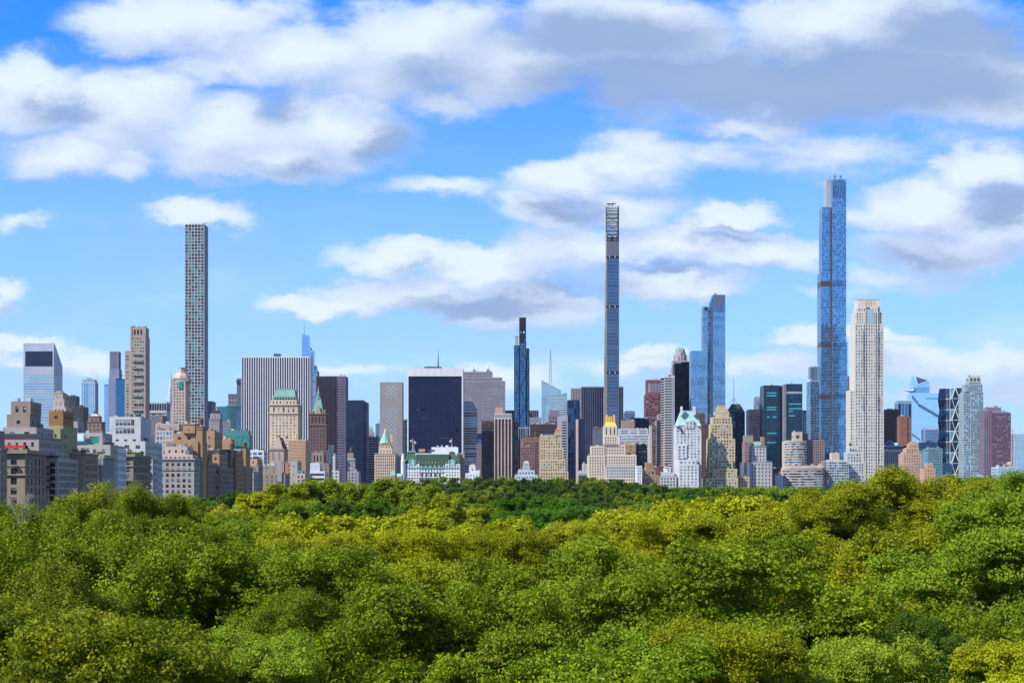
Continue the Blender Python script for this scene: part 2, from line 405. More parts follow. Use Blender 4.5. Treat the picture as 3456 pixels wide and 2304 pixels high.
        if s.wins:
            w=sorted(s.wins,key=lambda t:-t[5]*t[6]*(1 if abs(t[1])>.5 else .12)/(t[0][1]))
            for (p,dx,dy,rw,rh,ww,wh,g) in w[:100]:
                o=link('window',win_mesh(rw,rh,g),e,tuple(p[i]-bp[i] for i in range(3)))
                o.rotation_euler=(0,0,math.atan2(dy,dx))
            if len(w)>100:
                m=MB()
                for (p,dx,dy,rw,rh,ww,wh,g) in w[100:]:
                    n=(dy,-dx)
                    def P(a,z): return (p[0]+dx*a+n[0]*.02,p[1]+dy*a+n[1]*.02,p[2]+z)
                    m.q([P(-ww/2,-wh/2),P(ww/2,-wh/2),P(ww/2,wh/2),P(-ww/2,wh/2)],g)
                    m.q([(q[0]+n[0]*.03,q[1]+n[1]*.03,q[2]) for q in (P(-ww/2,-.03),P(ww/2,-.03),P(ww/2,.03),P(-ww/2,.03))],'frame_dark')
                tag(link('window',m.mesh('window',bp),e),None,None,None,'stuff')
        LAND.append((xs[0],xs[1],min(s.by),s.label,s.Y))
        s.root=e; s.base=bp
        return e
def hash_(t):
    h=7
    for c in t: h=(h*31+ord(c))%1000003
    return h
# ------------------------------------------------------------- ground
masonry('grass',(.035,.06,.015),.95,.4); masonry('asphalt',(.05,.05,.052),.9,.2)
def GH(Y):
    t=min(1,max(0,(Y-350)/850)); return 16*t*t*(3-2*t)
def sheet(name,x0,x1,ys,dz,mat):
    g=MB()
    for a,c in zip(ys[:-1],ys[1:]): g.q([(x0,a,GH(a)+dz),(x1,a,GH(a)+dz),(x1,c,GH(c)+dz),(x0,c,GH(c)+dz)],mat)
    tag(link(name,g.mesh(name)),kind='structure')
yy_=[-3000,0]+[350+50*k for k in range(18)]
sheet('ground',-26000,26000,yy_+[1640,1870,5200,26000],0,'grass')
sheet('road',-200,-184,[250]+[350+50*k for k in range(18)]+[1640,1870],.012,'asphalt')
sheet('city_streets',-3000,3000,[1870,5200],.008,'asphalt')
# ============================================================= BUILDINGS
def mas(n,c,**k): masonry(n,c,**k); return n
limestone=mas('limestone',(.30,.24,.19)); limepale=mas('limestone_pale',(.36,.32,.31)); brickbr=mas('brick_brown',(.34,.20,.12))
brickor=mas('brick_orange',(.40,.24,.145)); pinkst=mas('pink_stone',(.52,.40,.36)); conc=mas('concrete',(.29,.225,.19)); greyst=mas('grey_stone',(.33,.32,.35))
whitebr=mas('white_brick',(.42,.38,.355)); cream=mas('cream_stone',(.62,.48,.36)); tanst=mas('tan_stone',(.56,.42,.27)); darkbr=mas('dark_brick',(.10,.06,.06))
purple=mas('purple_stone',(.16,.13,.20)); silver=mas('silver_metal',(.40,.45,.56),rough=.5); brownor=mas('brown_orange',(.30,.155,.06)); olive=mas('olive_stucco',(.33,.32,.17))
greenroof=mas('green_roof',(.04,.07,.05)); teal=mas('teal_panel',(.06,.22,.21),rough=.4); maroon=mas('maroon_stone',(.17,.065,.08)); redbr=mas('red_brick',(.24,.09,.07))
navym=mas('navy_metal',(.018,.026,.07),rough=.4); blackm=mas('black_metal',(.008,.01,.02),rough=.35); peach=mas('peach_brick',(.50,.31,.23)); darkred=mas('dark_red_tile',(.16,.04,.04))
bluew=mas('pale_blue_white',(.50,.56,.64)); coolw=mas('cool_white',(.66,.69,.76)); bron=mas('bronze_metal',(.07,.045,.045),rough=.4); greypurp=mas('grey_purple',(.24,.22,.28))
for _k,_v in list(globals().items()):
    if isinstance(_v,str) and _v in MATS: MATS.setdefault(_k,MATS[_v])
std=('gd','gd','gd','gm','gb'); lite=('gd','gd','gm','gb','gs'); tealset=('gd','gt','gt','gs'); darkset=('gk','gd','gd','gm')
P_=F(obj=True)
def A(**k):
    k.setdefault('obj',True); k['wx']=min(.86,k.get('wx',.45)*1.22); k['wy']=min(.8,k.get('wy',.5)*1.18); return F(**k)

# ---- Fifth Avenue row, nearest first
b_=Bld('apartment_building','brown stone apartment block cut by the left edge of the photo','building',640,'conc')
b_.tier(-190,0,1519,D=9,f=A(bay=3.2,flr=4,wx=.42,wy=.5),corn=(.9,.5)); b_.band(1590,1596,'conc'); b_.tier(-190,-8,1452,D=9,f=None,wall='conc'); b_.done()
b_=Bld('apartment_building','limestone block with heavy cornice and arched third-row windows, nearest the left edge','building',664,'limestone')
b_.tier(9,84,1530,D=30,xS=None,f=A(bay=5.6,flr=4.05,wx=.30,wy=.55,mx=1.2),fs=A(bay=5.2,flr=4.05,wx=.26,wy=.62,mx=1.5),corn=(1.6,1.3))
r0=b_.last; b_.band(1599,1604,'limestone',.6); b_.band(1572,1574,'limestone',.25)
for xx in (46,): b_.box('balcony','metal_dark',xx-5,xx+13,1571,1578,-1.2,1.2)
b_.done()
b_=Bld('apartment_building','pale block with a balustraded terrace and red awning behind the corniced limestone block','building',690,'limepale')
b_.tier(10,131,1474,f=A(bay=3.6,flr=3.9,wx=.3,wy=.42,g=('gd','gd','gm')),D=36); b_.band(1471,1475,'limepale',.5,'cornice'); b_.box('railing','metal_dark',8,133,1463,1471,-.8,.12); rr=b_.last
b_.tier(10,123,1441,s_=4,D=26,f=A(bay=5,flr=5,wx=.3,wy=.42)); b_.tier(23,101,1398,s_=6,D=16,f=A(bay=7,flr=7,wx=.16,wy=.3),wall='conc')
b_.tier(37,103,1354,s_=6,D=16,f=A(bay=2.8,flr=3.4,wx=.34,wy=.5),fs=A(bay=3,flr=3.4,wx=.35,wy=.5),wall='conc')
b_.box('awning','red',9,84,1502,1512,-3,3); b_.done()
b_=Bld('apartment_building','white brick block with recessed balconies and dark terrace railings, beside the corniced limestone block','building',700,'white_brick')
b_.tier(132,156,1545,D=30,f=None); b_.tier(156,196,1545,g=True,D=32,f=A(bay=3.4,flr=3.1,wx=.72,wy=.62,d=1.1,g=('gd','gd','gm','gt')),fs=A(bay=3.2,flr=3.1,wx=.6,wy=.6,d=.7,g=('gd','gs','gm')))
b_.box('railing','metal_dark',131,198,1537,1545,-.5,.1); b_.tier(140,190,1525,s_=3,D=20,f=A(bay=2.6,flr=4,wx=.6,wy=.6)); 
for yy in (1578,1601,1623,1645): b_.box('balcony','metal_dark',157,176,yy-6,yy,-.9,.9)
b_.done()
b_=Bld('penthouse_block','orange brown box penthouse above an olive green wall','building',760,'brown_orange')
b_.tier(165,213,1436,D=25,f=None,wall='olive_stucco'); b_.tier(165,213,1386,xS=228,D=18,f=A(bay=3.6,flr=9,wx=.28,wy=.22,bias=.2)); b_.done()
b_=Bld('apartment_building','olive green rendered block with a single window beneath the orange brown penthouse','building',745,'olive_stucco')
b_.tier(171,204,1446,D=14,f=A(bay=4.6,flr=4.2,wx=.3,wy=.35)); b_.done()
b_=Bld('apartment_building','limestone block with a row of terracotta terrace planters and dark belt courses','building',754,'limestone')
b_.tier(228,282,1533,D=26,f=A(bay=3.7,flr=3.6,wx=.36,wy=.5,g=lite),fs=A(bay=4.2,flr=3.6,wx=.34,wy=.55,g=lite),corn=(.9,.5)); b_.band(1568,1571,'brick_brown',.2); b_.band(1595,1598,'brick_brown',.2)
b_.box('planter','peach_brick',218,300,1525,1531,1,1.2); b_.done()
b_=Bld('apartment_building','white stucco penthouse block with green-tinted conservatory glass and flat terraces','building',815,'white_brick')
b_.tier(205,372,1500,D=30,f=A(bay=5,flr=4.4,wx=.3,wy=.42,g=lite)); b_.tier(205,346,1460,s_=4,D=20,f=A(bay=5.6,flr=5.4,wx=.62,wy=.6,g=('gs','white_glass','gt')))
b_.box('conservatory','white_glass',207,282,1464,1488,-1,4); b_.tier(227,262,1421,s_=8,D=12,xS=282,f=None,wall='grey_stone'); b_.done()
b_=Bld('apartment_building','grey fluted stone block with a crenellated top, no windows on its face','building',794,'grey_stone')
b_.tier(325,348,1534,D=22,f=F(bay=1.3,flr=None,wx=.4,wy=.96,d=.5,g=('grey_stone',)),fs=F(bay=1.3,flr=None,wx=.4,wy=.96,d=.5,g=('grey_stone',))); b_.box('parapet','limestone_pale',346,352,1534,1545,-.4,22); b_.done()
b_=Bld('apartment_building','narrow white block with paired bay windows squeezed beside the fluted grey block','building',830,'cool_white')
b_.tier(365,398,1512,D=18,f=A(bay=2.2,flr=3.6,wx=.62,wy=.5,g=('gd','gm')),fs=A(bay=2.6,flr=3.6,wx=.6,wy=.5)); b_.done()
b_=Bld('apartment_building','limestone block with deep cornice, roof garden shrubs and tall narrow side windows','building',854,'limestone')
b_.tier(393,450,1541,D=40,f=A(bay=3.6,flr=3.9,wx=.38,wy=.52,g=lite),fs=A(bay=3.3,flr=3.9,wx=.42,wy=.62,g=darkset),corn=(1.4,1.1)); b_.band(1571,1574,'limestone',.4); b_.done(); garden1=b_.last
b_=Bld('apartment_building','big white stepped block with five columns of wide grey windows near the top','building',905,'offwhite')
b_.tier(366,490,1488,D=44,f=A(bay=5.4,flr=4.2,wx=.34,wy=.42,g=darkset)); b_.tier(346,474,1465,s_=2,D=34,f=A(bay=4.6,flr=4.6,wx=.32,wy=.25,g=darkset),yB=1500)
b_.tier(369,475,1406,s_=5,D=26,f=A(bay=2.35,flr=5.0,wx=.72,wy=.62,d=.15,mx=3.4,mt=1,g=('gm','gb','gb','gd')),fs=None); b_.done()
b_=Bld('office_building','narrow dark blue glass block between two limestone blocks','building',900,'slate')
b_.tier(502,515,1538,D=14,f=F(bay=1.5,flr=3.6,wx=.85,wy=.75,d=.1,g=('deepblue','slate','gm')),wall='metal_light'); b_.done()
b_=Bld('apartment_building','large pale limestone block with white ground of many windows and a pink setback storey','building',1005,'limestone_pale')
b_.tier(531,655,1551,D=20,f=A(bay=3.3,flr=3.35,wx=.42,wy=.52,g=('gd','gd','gm','gb','gs')),fs=A(bay=3,flr=3.35,wx=.4,wy=.55),corn=(.9,.7)); b_.band(1583,1586,'grey_stone',.4)
b_.tier(518,650,1533,s_=3,D=18,f=A(bay=2.8,flr=3.4,wx=.4,wy=.55),wall='pink_stone',yB=1552)
b_.tier(556,632,1506,s_=6,D=18,f=A(bay=4.8,flr=4,wx=.25,wy=.4),wall='pink_stone'); b_.clutter(4,2.4); b_.done()
b_=Bld('apartment_building','orange brown brick tower block with twin octagonal rooftop tank houses','building',1030,'brick_orange')
b_.tier(560,668,1488,D=32,f=A(bay=6,flr=4.2,wx=.22,wy=.35,g=lite)); b_.tier(584,660,1462,s_=2,D=20,f=A(bay=5,flr=4,wx=.25,wy=.4,g=lite))
b_.tier(618,658,1432,s_=0.5,D=12,f=F(bay=7,flr=8,wx=.16,wy=.2),corn=(.5,.3)); b_.tier(661,683,1440,g=True,s_=1,D=14,f=None,corn=(.5,.3)); b_.band(1446,1448,'brick_brown',.3); b_.done()
b_=Bld('apartment_building','brown brick block with vertical window bays below the twin tank houses','building',1060,'conc')
b_.tier(662,703,1560,D=40,f=A(bay=2.6,flr=3.3,wx=.42,wy=.5,g=darkset),fs=A(bay=2.6,flr=3.3,wx=.42,wy=.5)); b_.tier(664,694,1520,s_=3,D=24,f=A(bay=3,flr=3.4,wx=.4,wy=.5),wall='brick_brown'); b_.done()
b_=Bld('apartment_building','buff brick block with curved shoulder and pale window bays beside a black shaded wall','building',1090,'conc')
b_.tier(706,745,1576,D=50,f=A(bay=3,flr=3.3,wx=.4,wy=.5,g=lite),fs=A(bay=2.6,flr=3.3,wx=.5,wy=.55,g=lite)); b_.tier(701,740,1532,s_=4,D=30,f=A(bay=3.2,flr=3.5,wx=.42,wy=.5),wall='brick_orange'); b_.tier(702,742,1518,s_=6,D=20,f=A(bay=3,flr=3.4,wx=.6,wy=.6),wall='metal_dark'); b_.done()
b_=Bld('apartment_building','buff brick rooftop block with rounded corner beside the grey ribbed tower','building',1120,'brick_orange')
b_.tier(689,724,1454,D=30,f=A(bay=5,flr=6,wx=.2,wy=.3)); b_.done()
b_=Bld('apartment_building','near-black shaded brick block standing dark among the buff ones','building',1180,'black_metal')  # near-black wall colour has the block's shade put in
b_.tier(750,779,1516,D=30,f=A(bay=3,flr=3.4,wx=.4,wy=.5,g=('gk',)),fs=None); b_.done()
b_=Bld('apartment_building','small plain orange brick box seen above the black shaded block','building',1230,'brick_orange')
b_.tier(748,780,1481,xS=785,D=16,f=None); b_.done()
b_=Bld('apartment_building','narrow orange brick block with terraces right of the black shaded block','building',1195,'brick_orange')
b_.tier(778,800,1545,D=30,f=A(bay=3,flr=3.4,wx=.4,wy=.5)); b_.tier(780,798,1520,s_=3,D=20,f=A(bay=3,flr=3.4,wx=.4,wy=.5)); b_.done()
b_=Bld('apartment_building','tan brick block with narrow grey penthouse columns and terraces','building',1225,'conc')
b_.tier(802,824,1572,D=40,f=A(bay=3,flr=3.3,wx=.4,wy=.5)); b_.tier(788,812,1514,s_=4,D=18,f=F(bay=1.5,flr=None,wx=.4,wy=.9,d=.4,g=('gm',)),wall='grey_stone',g=True); b_.tier(810,830,1513,g=True,s_=5,D=20,f=None,wall='brick_brown'); b_.done()
b_=Bld('apartment_building','pale grey townhouse block with roof terrace greenery near the park edge','building',1270,'white_brick')
b_.tier(828,856,1592,D=26,f=A(bay=3.4,flr=3.5,wx=.3,wy=.5),fs=A(bay=2,flr=3.5,wx=.4,wy=.6),corn=(.5,.4)); b_.band(1614,1616,'grey_stone',.3); gard2=b_.last; b_.done()
b_=Bld('apartment_building','buff brick block with blank upper walls left of the white modern block','building',1320,'brick_orange')
b_.tier(822,868,1548,D=30,f=A(bay=4.5,flr=3.6,wx=.25,wy=.4),wall='peach_brick'); b_.tier(842,872,1570,g=True,s_=-8,D=20,f=A(bay=3.4,flr=3.5,wx=.3,wy=.45),wall='conc'); b_.done()
b_=Bld('office_building','white modern block with square windows in front of the striped tower base','building',1480,'cool_white')
b_.tier(831,890,1518,D=24,f=A(bay=4.2,flr=4.2,wx=.62,wy=.55,g=('gm','gb'),mx=.8)); b_.done()
b_=Bld('apartment_building','low pinkish stone block with roof parapets and a pale chimney shaft','building',1400,'limestone')
b_.tier(874,962,1597,D=30,f=A(bay=4.2,flr=3.6,wx=.2,wy=.45,g=lite)); b_.tier(886,940,1570,s_=3,D=24,f=A(bay=5,flr=3.6,wx=.2,wy=.4,g=lite)); b_.box('chimney','concrete' if 0 else 'grey_stone',935,951,1556,1625,-1,4); b_.clutter(5,3); b_.done()
b_=Bld('gabled_building','brown brick hotel topped by a steep truncated gable roof with dark red side','building',1560,'brick_brown')
b_.tier(909,958,1516,D=30,f=A(bay=6,flr=10,wx=.3,wy=.6,g=('gm','gs')),wall='peach_brick'); b_.band(1513,1519,'conc',.6)
b_.hip('gable_roof','dark_red_tile',921,959,1514,933,946,1475,.5,24,10); b_.hip('gable_face','pink_stone',920,954,1514,931,943,1476,-.6,3,2.5); b_.box('chimney','conc',932,944,1468,1477,5,4)
b_.tier(962,990,1560,g=True,s_=-10,D=20,f=A(bay=4,flr=3.6,wx=.25,wy=.4)); b_.done()
b_=Bld('apartment_building','white cubic block with blank face in front of the orange brick slab','building',1520,'white_brick')
b_.tier(979,1004,1555,xS=1018,D=30,f=A(bay=7,flr=7,wx=.14,wy=.16)); b_.done()
b_=Bld('apartment_building','small mixed grey and salmon block with green copper terrace at the tree line','building',1440,'pink_stone')
b_.tier(998,1030,1597,D=20,f=A(bay=3.6,flr=3.5,wx=.35,wy=.5)); b_.tier(1000,1022,1588,s_=2,D=12,f=A(bay=3,flr=3.5,wx=.4,wy=.5),wall='copper'); b_.done()
b_=Bld('apartment_slab','orange brick slab with pale floor lines and windowless face in front of the old hotel tower','building',1640,'brick_orange')
b_.tier(976,1031,1487,xS=1047,f=F(bay=60,flr=3.0,wx=1,wy=.88,d=.12,g=('brick_orange',),sp='cream_stone',mx=.1,mt=.4),fs=A(bay=3.2,flr=3.0,wx=.55,wy=.55,g=darkset),wall='cream_stone')
b_.box('elevator_tower','brick_orange',1000,1007,1466,1487,6,8); b_.band(1483,1486,'cream_stone',.2); b_.done()
b_=Bld('office_building','low white striped building with a white ribbed box on top at the tree line','building',1600,'cool_white')
b_.tier(1046,1096,1589,D=30,f=F(bay=30,flr=4.4,wx=1,wy=.5,g=('gd','gm','brick_brown'),mx=.5)); b_.tier(1047,1079,1562,s_=3,D=14,f=F(bay=1.2,flr=None,wx=.5,wy=.85,g=('cool_white',),d=.2)); b_.done()
b_=Bld('apartment_building','brown gothic-topped stone block beneath the dark spired tower','building',1720,'conc')
b_.tier(1048,1110,1562,D=30,f=A(bay=4,flr=3.6,wx=.3,wy=.5)); b_.tier(1052,1092,1527,s_=2,D=22,f=F(bay=4,flr=9,wx=.4,wy=.7,g=darkset)); b_.done()
b_=Bld('apartment_building','slim white stepped block with one window column against the dark slab','building',1780,'offwhite')
b_.tier(1112,1145,1587,D=20,f=A(bay=4.2,flr=3.6,wx=.35,wy=.4,g=darkset)); b_.tier(1109,1131,1529,s_=2,D=16,f=A(bay=4.6,flr=3.6,wx=.28,wy=.45,g=darkset)); b_.tier(1108,1124,1501,s_=3,D=12,f=A(bay=5,flr=3.6,wx=.25,wy=.45,g=darkset)); b_.done()
b_=Bld('apartment_building','ornate grey stone block with green copper stage near the navy tower foot','building',1790,'greypurp' if 0 else 'grey_stone')
b_.tier(1171,1210,1590,D=24,f=A(bay=3.4,flr=3.6,wx=.3,wy=.5)); b_.tier(1172,1197,1545,s_=3,D=16,f=F(bay=3.4,flr=3.6,wx=.3,wy=.5)); b_.band(1551,1554,'copper',.5); b_.tier(1172,1192,1527,s_=5,D=10,f=None,wall='conc'); b_.done()

# ---- behind Fifth Avenue, left
b_=Bld('office_tower','silver office tower with a sloping roof and dark louvred panel over blue striped floors','tower',2520,'silver_metal')
b_.tier(79,182,1264,D=48,f=F(bay=50,flr=4.05,wx=1,wy=.42,d=.15,g=('gs','gs','blue'),mx=.2,mt=0),fs=F(bay=50,flr=4.05,wx=1,wy=.42,d=.15,g=('slate',),mx=.2,mt=0))
X0,X1,Y0,Y1,zt=b_.last; zr=zof(1158,Y0); m=b_.mb('sloping_crown'); zs=zof(1236,Y1)
m.q([(X0,Y0,zt),(X1,Y0,zt),(X1,Y0,zr),(X0,Y0,zr)],'silver_metal'); m.q([(X1,Y0,zt),(X1,Y1,zt),(X1,Y1,zs),(X1,Y0+4,zr),(X1,Y0,zr)],'silver_metal')
m.q([(X0,Y0,zr),(X1,Y0,zr),(X1,Y0+4,zr),(X0,Y0+4,zr)],'silver_metal'); m.q([(X0,Y0+4,zr),(X1,Y0+4,zr),(X1,Y1,zs),(X0,Y1,zs)],'silver_metal')
m.q([(X0,Y1,zt),(X0,Y0,zt),(X0,Y0,zr),(X0,Y0+4,zr),(X0,Y1,zs)],'silver_metal'); m.q([(X1,Y1,zt),(X0,Y1,zt),(X0,Y1,zs),(X1,Y1,zs)],'silver_metal')
m=b_.mb('louvre_panel'); 
for k in range(30):
    xa=85+k*(177-85)/30; b_.box('louvre_panel','navy_metal',xa,xa+2.4,1185,1235,-.35,.3)
b_.box('louvre_panel','black_metal',85,177,1185,1235,-.12,.1)
for x in (95,174,181): b_.mast(x,1153,1158,1,.35)
b_.by.append(1158); b_.done()
b_=Bld('apartment_tower','pinkish white stepped tower with chamfered crown in front of the silver sloping tower','tower',1500,'pink_stone')
b_.tier(178,222,1374,D=20,f=F(bay=3,flr=3.3,wx=.42,wy=.5)); b_.tier(180,217,1349,s_=2,D=14,f=F(bay=3.4,flr=5,wx=.4,wy=.6,g=('gs','gm'))); b_.tier(184,212,1326,s_=4,D=10,f=F(bay=3,flr=5,wx=.3,wy=.6,g=('gs','gt')),corn=(.6,.4)); b_.tier(190,207,1320,s_=5,D=7,f=None); b_.done()
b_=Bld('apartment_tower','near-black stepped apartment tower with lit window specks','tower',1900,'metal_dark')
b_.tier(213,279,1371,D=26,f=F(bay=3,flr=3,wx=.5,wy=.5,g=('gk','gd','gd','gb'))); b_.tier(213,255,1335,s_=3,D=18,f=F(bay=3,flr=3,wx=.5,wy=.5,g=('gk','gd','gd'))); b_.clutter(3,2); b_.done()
b_=Bld('office_tower','slim bright blue glass tower with white vertical ribs','tower',2300,'metal_light')
b_.tier(275,321,1288,D=18,f=F(bay=3.3,flr=None,wx=.72,wy=.99,d=.4,g=('blue','iceblue'),mx=.2)); b_.tier(279,319,1280,s_=1,D=14,f=F(bay=3.3,flr=None,wx=.72,wy=.99,d=.4,g=('blue',),mx=.2)); b_.box('roof_crane','metal_dark',292,311,1276,1278,6,2); b_.mast(300,1276,1280,6,.5); b_.done()
b_=Bld('domed_tower','brown brick tower top with tiered roof and pointed finial beside the slim blue tower','tower',1450,'redbr' if 0 else 'dark_brick')
b_.wall=mas('brown_brick',(.22,.13,.12)); b_.tier(294,342,1424,D=14,f=F(bay=3.2,flr=4,wx=.35,wy=.45,g=darkset),corn=(.5,.5)); b_.tier(301,335,1405,s_=2,D=9,f=F(bay=3,flr=4.5,wx=.3,wy=.6,g=darkset),corn=(.4,.4),yB=1421)
b_.hip('roof','pink_stone',300,336,1404,314,322,1395,2,9,2); b_.mast(318,1384,1396,6,.7); 
for x in (302,334): b_.mast(x,1396,1404,2.5,.4)
b_.done()
b_=Bld('office_tower','grey concrete and deep blue glass tower with a tall dark louvred slab on top','tower',2250,'greypurp' if 0 else 'slate')
b_.wall=mas('blue_grey',(.20,.24,.36)); b_.tier(366,391,1277,D=26,f=None); b_.tier(391,422,1278,g=True,s_=-.5,D=24,f=F(bay=1.8,flr=3.6,wx=.92,wy=.92,d=.08,g=('deepblue',),mx=.1),wall='navy_metal'); b_.tier(352,366,1296,g=True,s_=2,D=16,f=F(bay=2,flr=None,wx=.8,wy=.98,g=('iceblue','slate'),d=.2,mx=.2))
b_.top=zof(1277,2250); b_.tier(369,402,1245,s_=3,D=16,f=None,yB=1277); b_.tier(370,400,1186,s_=3.5,D=14,f=F(bay=30,flr=None,wx=.8,wy=.97,d=.2,g=('purple_stone',),mx=.5,mt=.6),fs=F(bay=1.5,flr=None,wx=.5,wy=.97,g=('navy_metal',),d=.2))
b_.box('roof_crane','metal_dark',404,416,1266,1268,4,2); b_.mast(409,1263,1278,5,.6); b_.done()
b_=Bld('apartment_tower','tall pinkish brown concrete tower with balconies up its face and an open crown','tower',1850,'pink_brown')
mas('pink_brown',(.40,.31,.28)); G9=('gm','gm','gt','gs','gb')
b_.tier(440,491,1134,D=22,xS=503,f=F(bay=3.1,flr=3.6,wx=.6,wy=.5,g=G9,mx=1.4),fs=F(bay=3.2,flr=3.6,wx=.45,wy=.5,g=G9)); b_.tier(421,440,1183,g=True,s_=4,D=16,f=F(bay=5,flr=3.6,wx=.62,wy=.5,g=G9))
b_.top=zof(1134,1850); b_.tier(442,490,1103,s_=.6,D=19,f=F(bay=3.2,flr=7.5,wx=.55,wy=.62,d=1.0,g=('gk','gd'),mx=2.6,mt=1.5,skip=lambda i,j,nx,ny:False),fs=F(bay=3,flr=6,wx=.5,wy=.7,g=('pink_brown',)))
b_.box('corner_turret','pink_brown',440,446,1100,1134,.2,4); b_.box('corner_turret','pink_brown',486,492,1100,1134,.2,4)
for k in range(9): b_.box('balcony','conc',447,480,1194+k*23.6,1197+k*23.6,-1.4,1.4)
b_.done()
b_=Bld('office_tower','navy office block with white columned crown and banded floors','tower',2350,'navy_metal')
b_.tier(504,562,1388,D=26,f=F(bay=40,flr=4,wx=1,wy=.5,g=('gk','navy'),mx=.2),wall='offwhite'); b_.tier(504,562,1356,s_=0,D=26,f=F(bay=3.4,flr=11,wx=.82,wy=.8,g=('gk','navy'),mx=.2),wall='offwhite'); b_.done()
b_=Bld('office_building','dark grey brick slab dotted with small pale windows','building',1700,'greybr')
mas('greybr',(.16,.14,.16)); b_.tier(503,549,1400,D=20,f=F(bay=2.1,flr=4.6,wx=.35,wy=.25,g=('gs','gb','white_glass'))); b_.done()
b_=Bld('office_building','grey ribbed stone block with large square blue windows','building',1350,'conc')
b_.wall='pink_stone'; b_.tier(524,586,1451,xS=598,f=F(bay=2.9,flr=4,wx=.62,wy=.62,g=('deepblue','gs','blue'),mt=.8),fs=None); b_.tier(525,604,1429,s_=4,D=16,f=F(bay=1.1,flr=None,wx=.3,wy=.95,g=('conc',),d=.15)); b_.done()
b_=Bld('art_deco_tower','distant silver art deco spire tower with arched sunburst crown','tower',3300,'silver_pale')
mas('silver_pale',(.42,.45,.55),rough=.4)
b_.tier(559,585,1372,D=20,f=F(bay=3,flr=4,wx=.4,wy=.6,g=('slate','gb'))); X=xof(577,3300)
m=b_.mb('crown'); hh=[(8.2,1372),(8.0,1352),(7.2,1340),(6.6,1330),(5.4,1318),(4.4,1306),(3.0,1294),(1.9,1282)]
m.lathe(X-2,3308,[(r,zof(y,3300)) for r,y in hh],'silver_pale',8)
for (r,y) in hh[1:6]: m.lathe(X-2,3308,[(r+.4,zof(y,3300)-1),(r+.5,zof(y,3300)+.4),(r*.8,zof(y,3300)+1.5)],'silver_metal',8)
m=b_.mb('spire'); m.lathe(X-2,3308,[(1.9,zof(1282,3300)),(.9,zof(1262,3300)),(.25,zof(1244,3300))],'silver_pale',8); b_.by.append(1244); b_.done()
b_=Bld('apartment_tower','pink stone tower with octagonal stepped cap and one large green bay window near the top','tower',1820,'pink_stone')
b_.tier(581,626,1287,D=24,xS=649,f=F(bay=3.2,flr=3.35,wx=.5,wy=.5,g=('gd','gb','gm','gb')),fs=F(bay=3,flr=3.35,wx=.4,wy=.5,g=darkset)); X0,X1,Y0,Y1,zt=b_.last
b_.tier(584,634,1278,s_=1,D=20,f=None,corn=(.6,.4)); cx=(X0+X1)/2+1.2
m=b_.mb('stepped_cap'); m.lathe(cx,Y0+11,[(9.6,zof(1278,1820)),(9,zof(1268,1820)),(6.2,zof(1256,1820)),(4.6,zof(1256,1820)),(4.6,zof(1240,1820)),(5,zof(1240,1820)),(5,zof(1238,1820))],'pink_stone',8)
b_.box('bay_window','gt',602,615,1286,1310,-.9,.8); 
for x in (582,585,588,618,624,629): b_.mast(x,1280,1288,.4,.35)
b_.by.append(1237); b_.done()
# 432
b_=Bld('supertall_tower','pencil-thin white concrete tower with a square grid of green and dark windows','tower',2260,'coolconc')
mas('coolconc',(.37,.36,.40),var=.06)
W=66/FP*2260; H=(1690-756)/FP*2260+CAMZ
def sk(i,j,nx,ny): return False
gg=F(bay=4.53,flr=4.49,wx=.74,wy=.72,d=.7,g=('gd','gd','gt','gd','gt'),mx=.5,mt=.6)
b_.tier(623.5,689.5,756,D=28.2,f=gg,fs=F(bay=4.53,flr=4.49,wx=.74,wy=.72,d=.5,g=('gb','gs','gb','silver_metal'),mx=.5,mt=.6)); b_.tier(628,685,1000,g=True,s_=3,D=15,f=None) if 0 else None
for yy in (900,1051,1205): b_.box('open_floor','bron' if 0 else 'bronze_metal',626,688,yy-9,yy+9,-.02,.35) if 0 else None
b_.box('roof_crane','metal_light',683,694,752,754,4,2); b_.mast(692,749,757,5,.6,'metal_light'); b_.done()
b_=Bld('office_tower','dark navy block peeking out beside the white grid tower','tower',2600,'navy_metal'); b_.tier(702,717,1353,xS=724,D=30,f=F(bay=2,flr=4,wx=.6,wy=.5,g=('navy',))); b_.done()
b_=Bld('apartment_tower','grey ornate prewar tower with dark stepped cap right of the white grid tower','tower',1950,'greyorn')
mas('greyorn',(.36,.33,.36)); b_.tier(705,740,1415,xS=752,D=24,f=F(bay=3,flr=3.4,wx=.4,wy=.5),corn=(.5,.5)); b_.tier(709,743,1396,s_=3,D=16,f=F(bay=3,flr=3.4,wx=.4,wy=.5),wall='grey_stone'); b_.tier(714,738,1384,s_=5,D=10,f=None,wall='metal_dark'); b_.tier(721,734,1379,s_=7,D=6,f=None,wall='metal_dark'); b_.done()
b_=Bld('office_building','plain mauve stone slab beside the grey ornate tower','building',2050,'grey_purple'); b_.tier(751,778,1421,D=20,f=F(bay=3,flr=3.8,wx=.4,wy=.4,g=('slate',))); b_.done()
b_=Bld('office_tower','wide teal green glass office block behind the striped tower','tower',2450,'teal_panel')
b_.tier(730,764,1371,D=24,f=F(bay=1.8,flr=3.8,wx=.9,wy=.8,d=.08,g=('tealg',),mx=.1)); b_.tier(764,816,1367,g=True,s_=-3,D=24,f=F(bay=1.8,flr=3.8,wx=.9,wy=.85,d=.08,g=('tealg','slate'),mx=.1)); b_.done()
b_=Bld('office_tower','distant grey slab with dark columned top storey','tower',2900,'grey_purple'); b_.tier(770,803,1331,D=24,f=F(bay=2.4,flr=9,wx=.5,wy=.7,g=('navy',)),corn=(.8,.6),cm='navy_metal'); b_.done()
b_=Bld('office_tower','slender dark tower wrapped in open lattice left of the striped slab','tower',2650,'greypurpd')
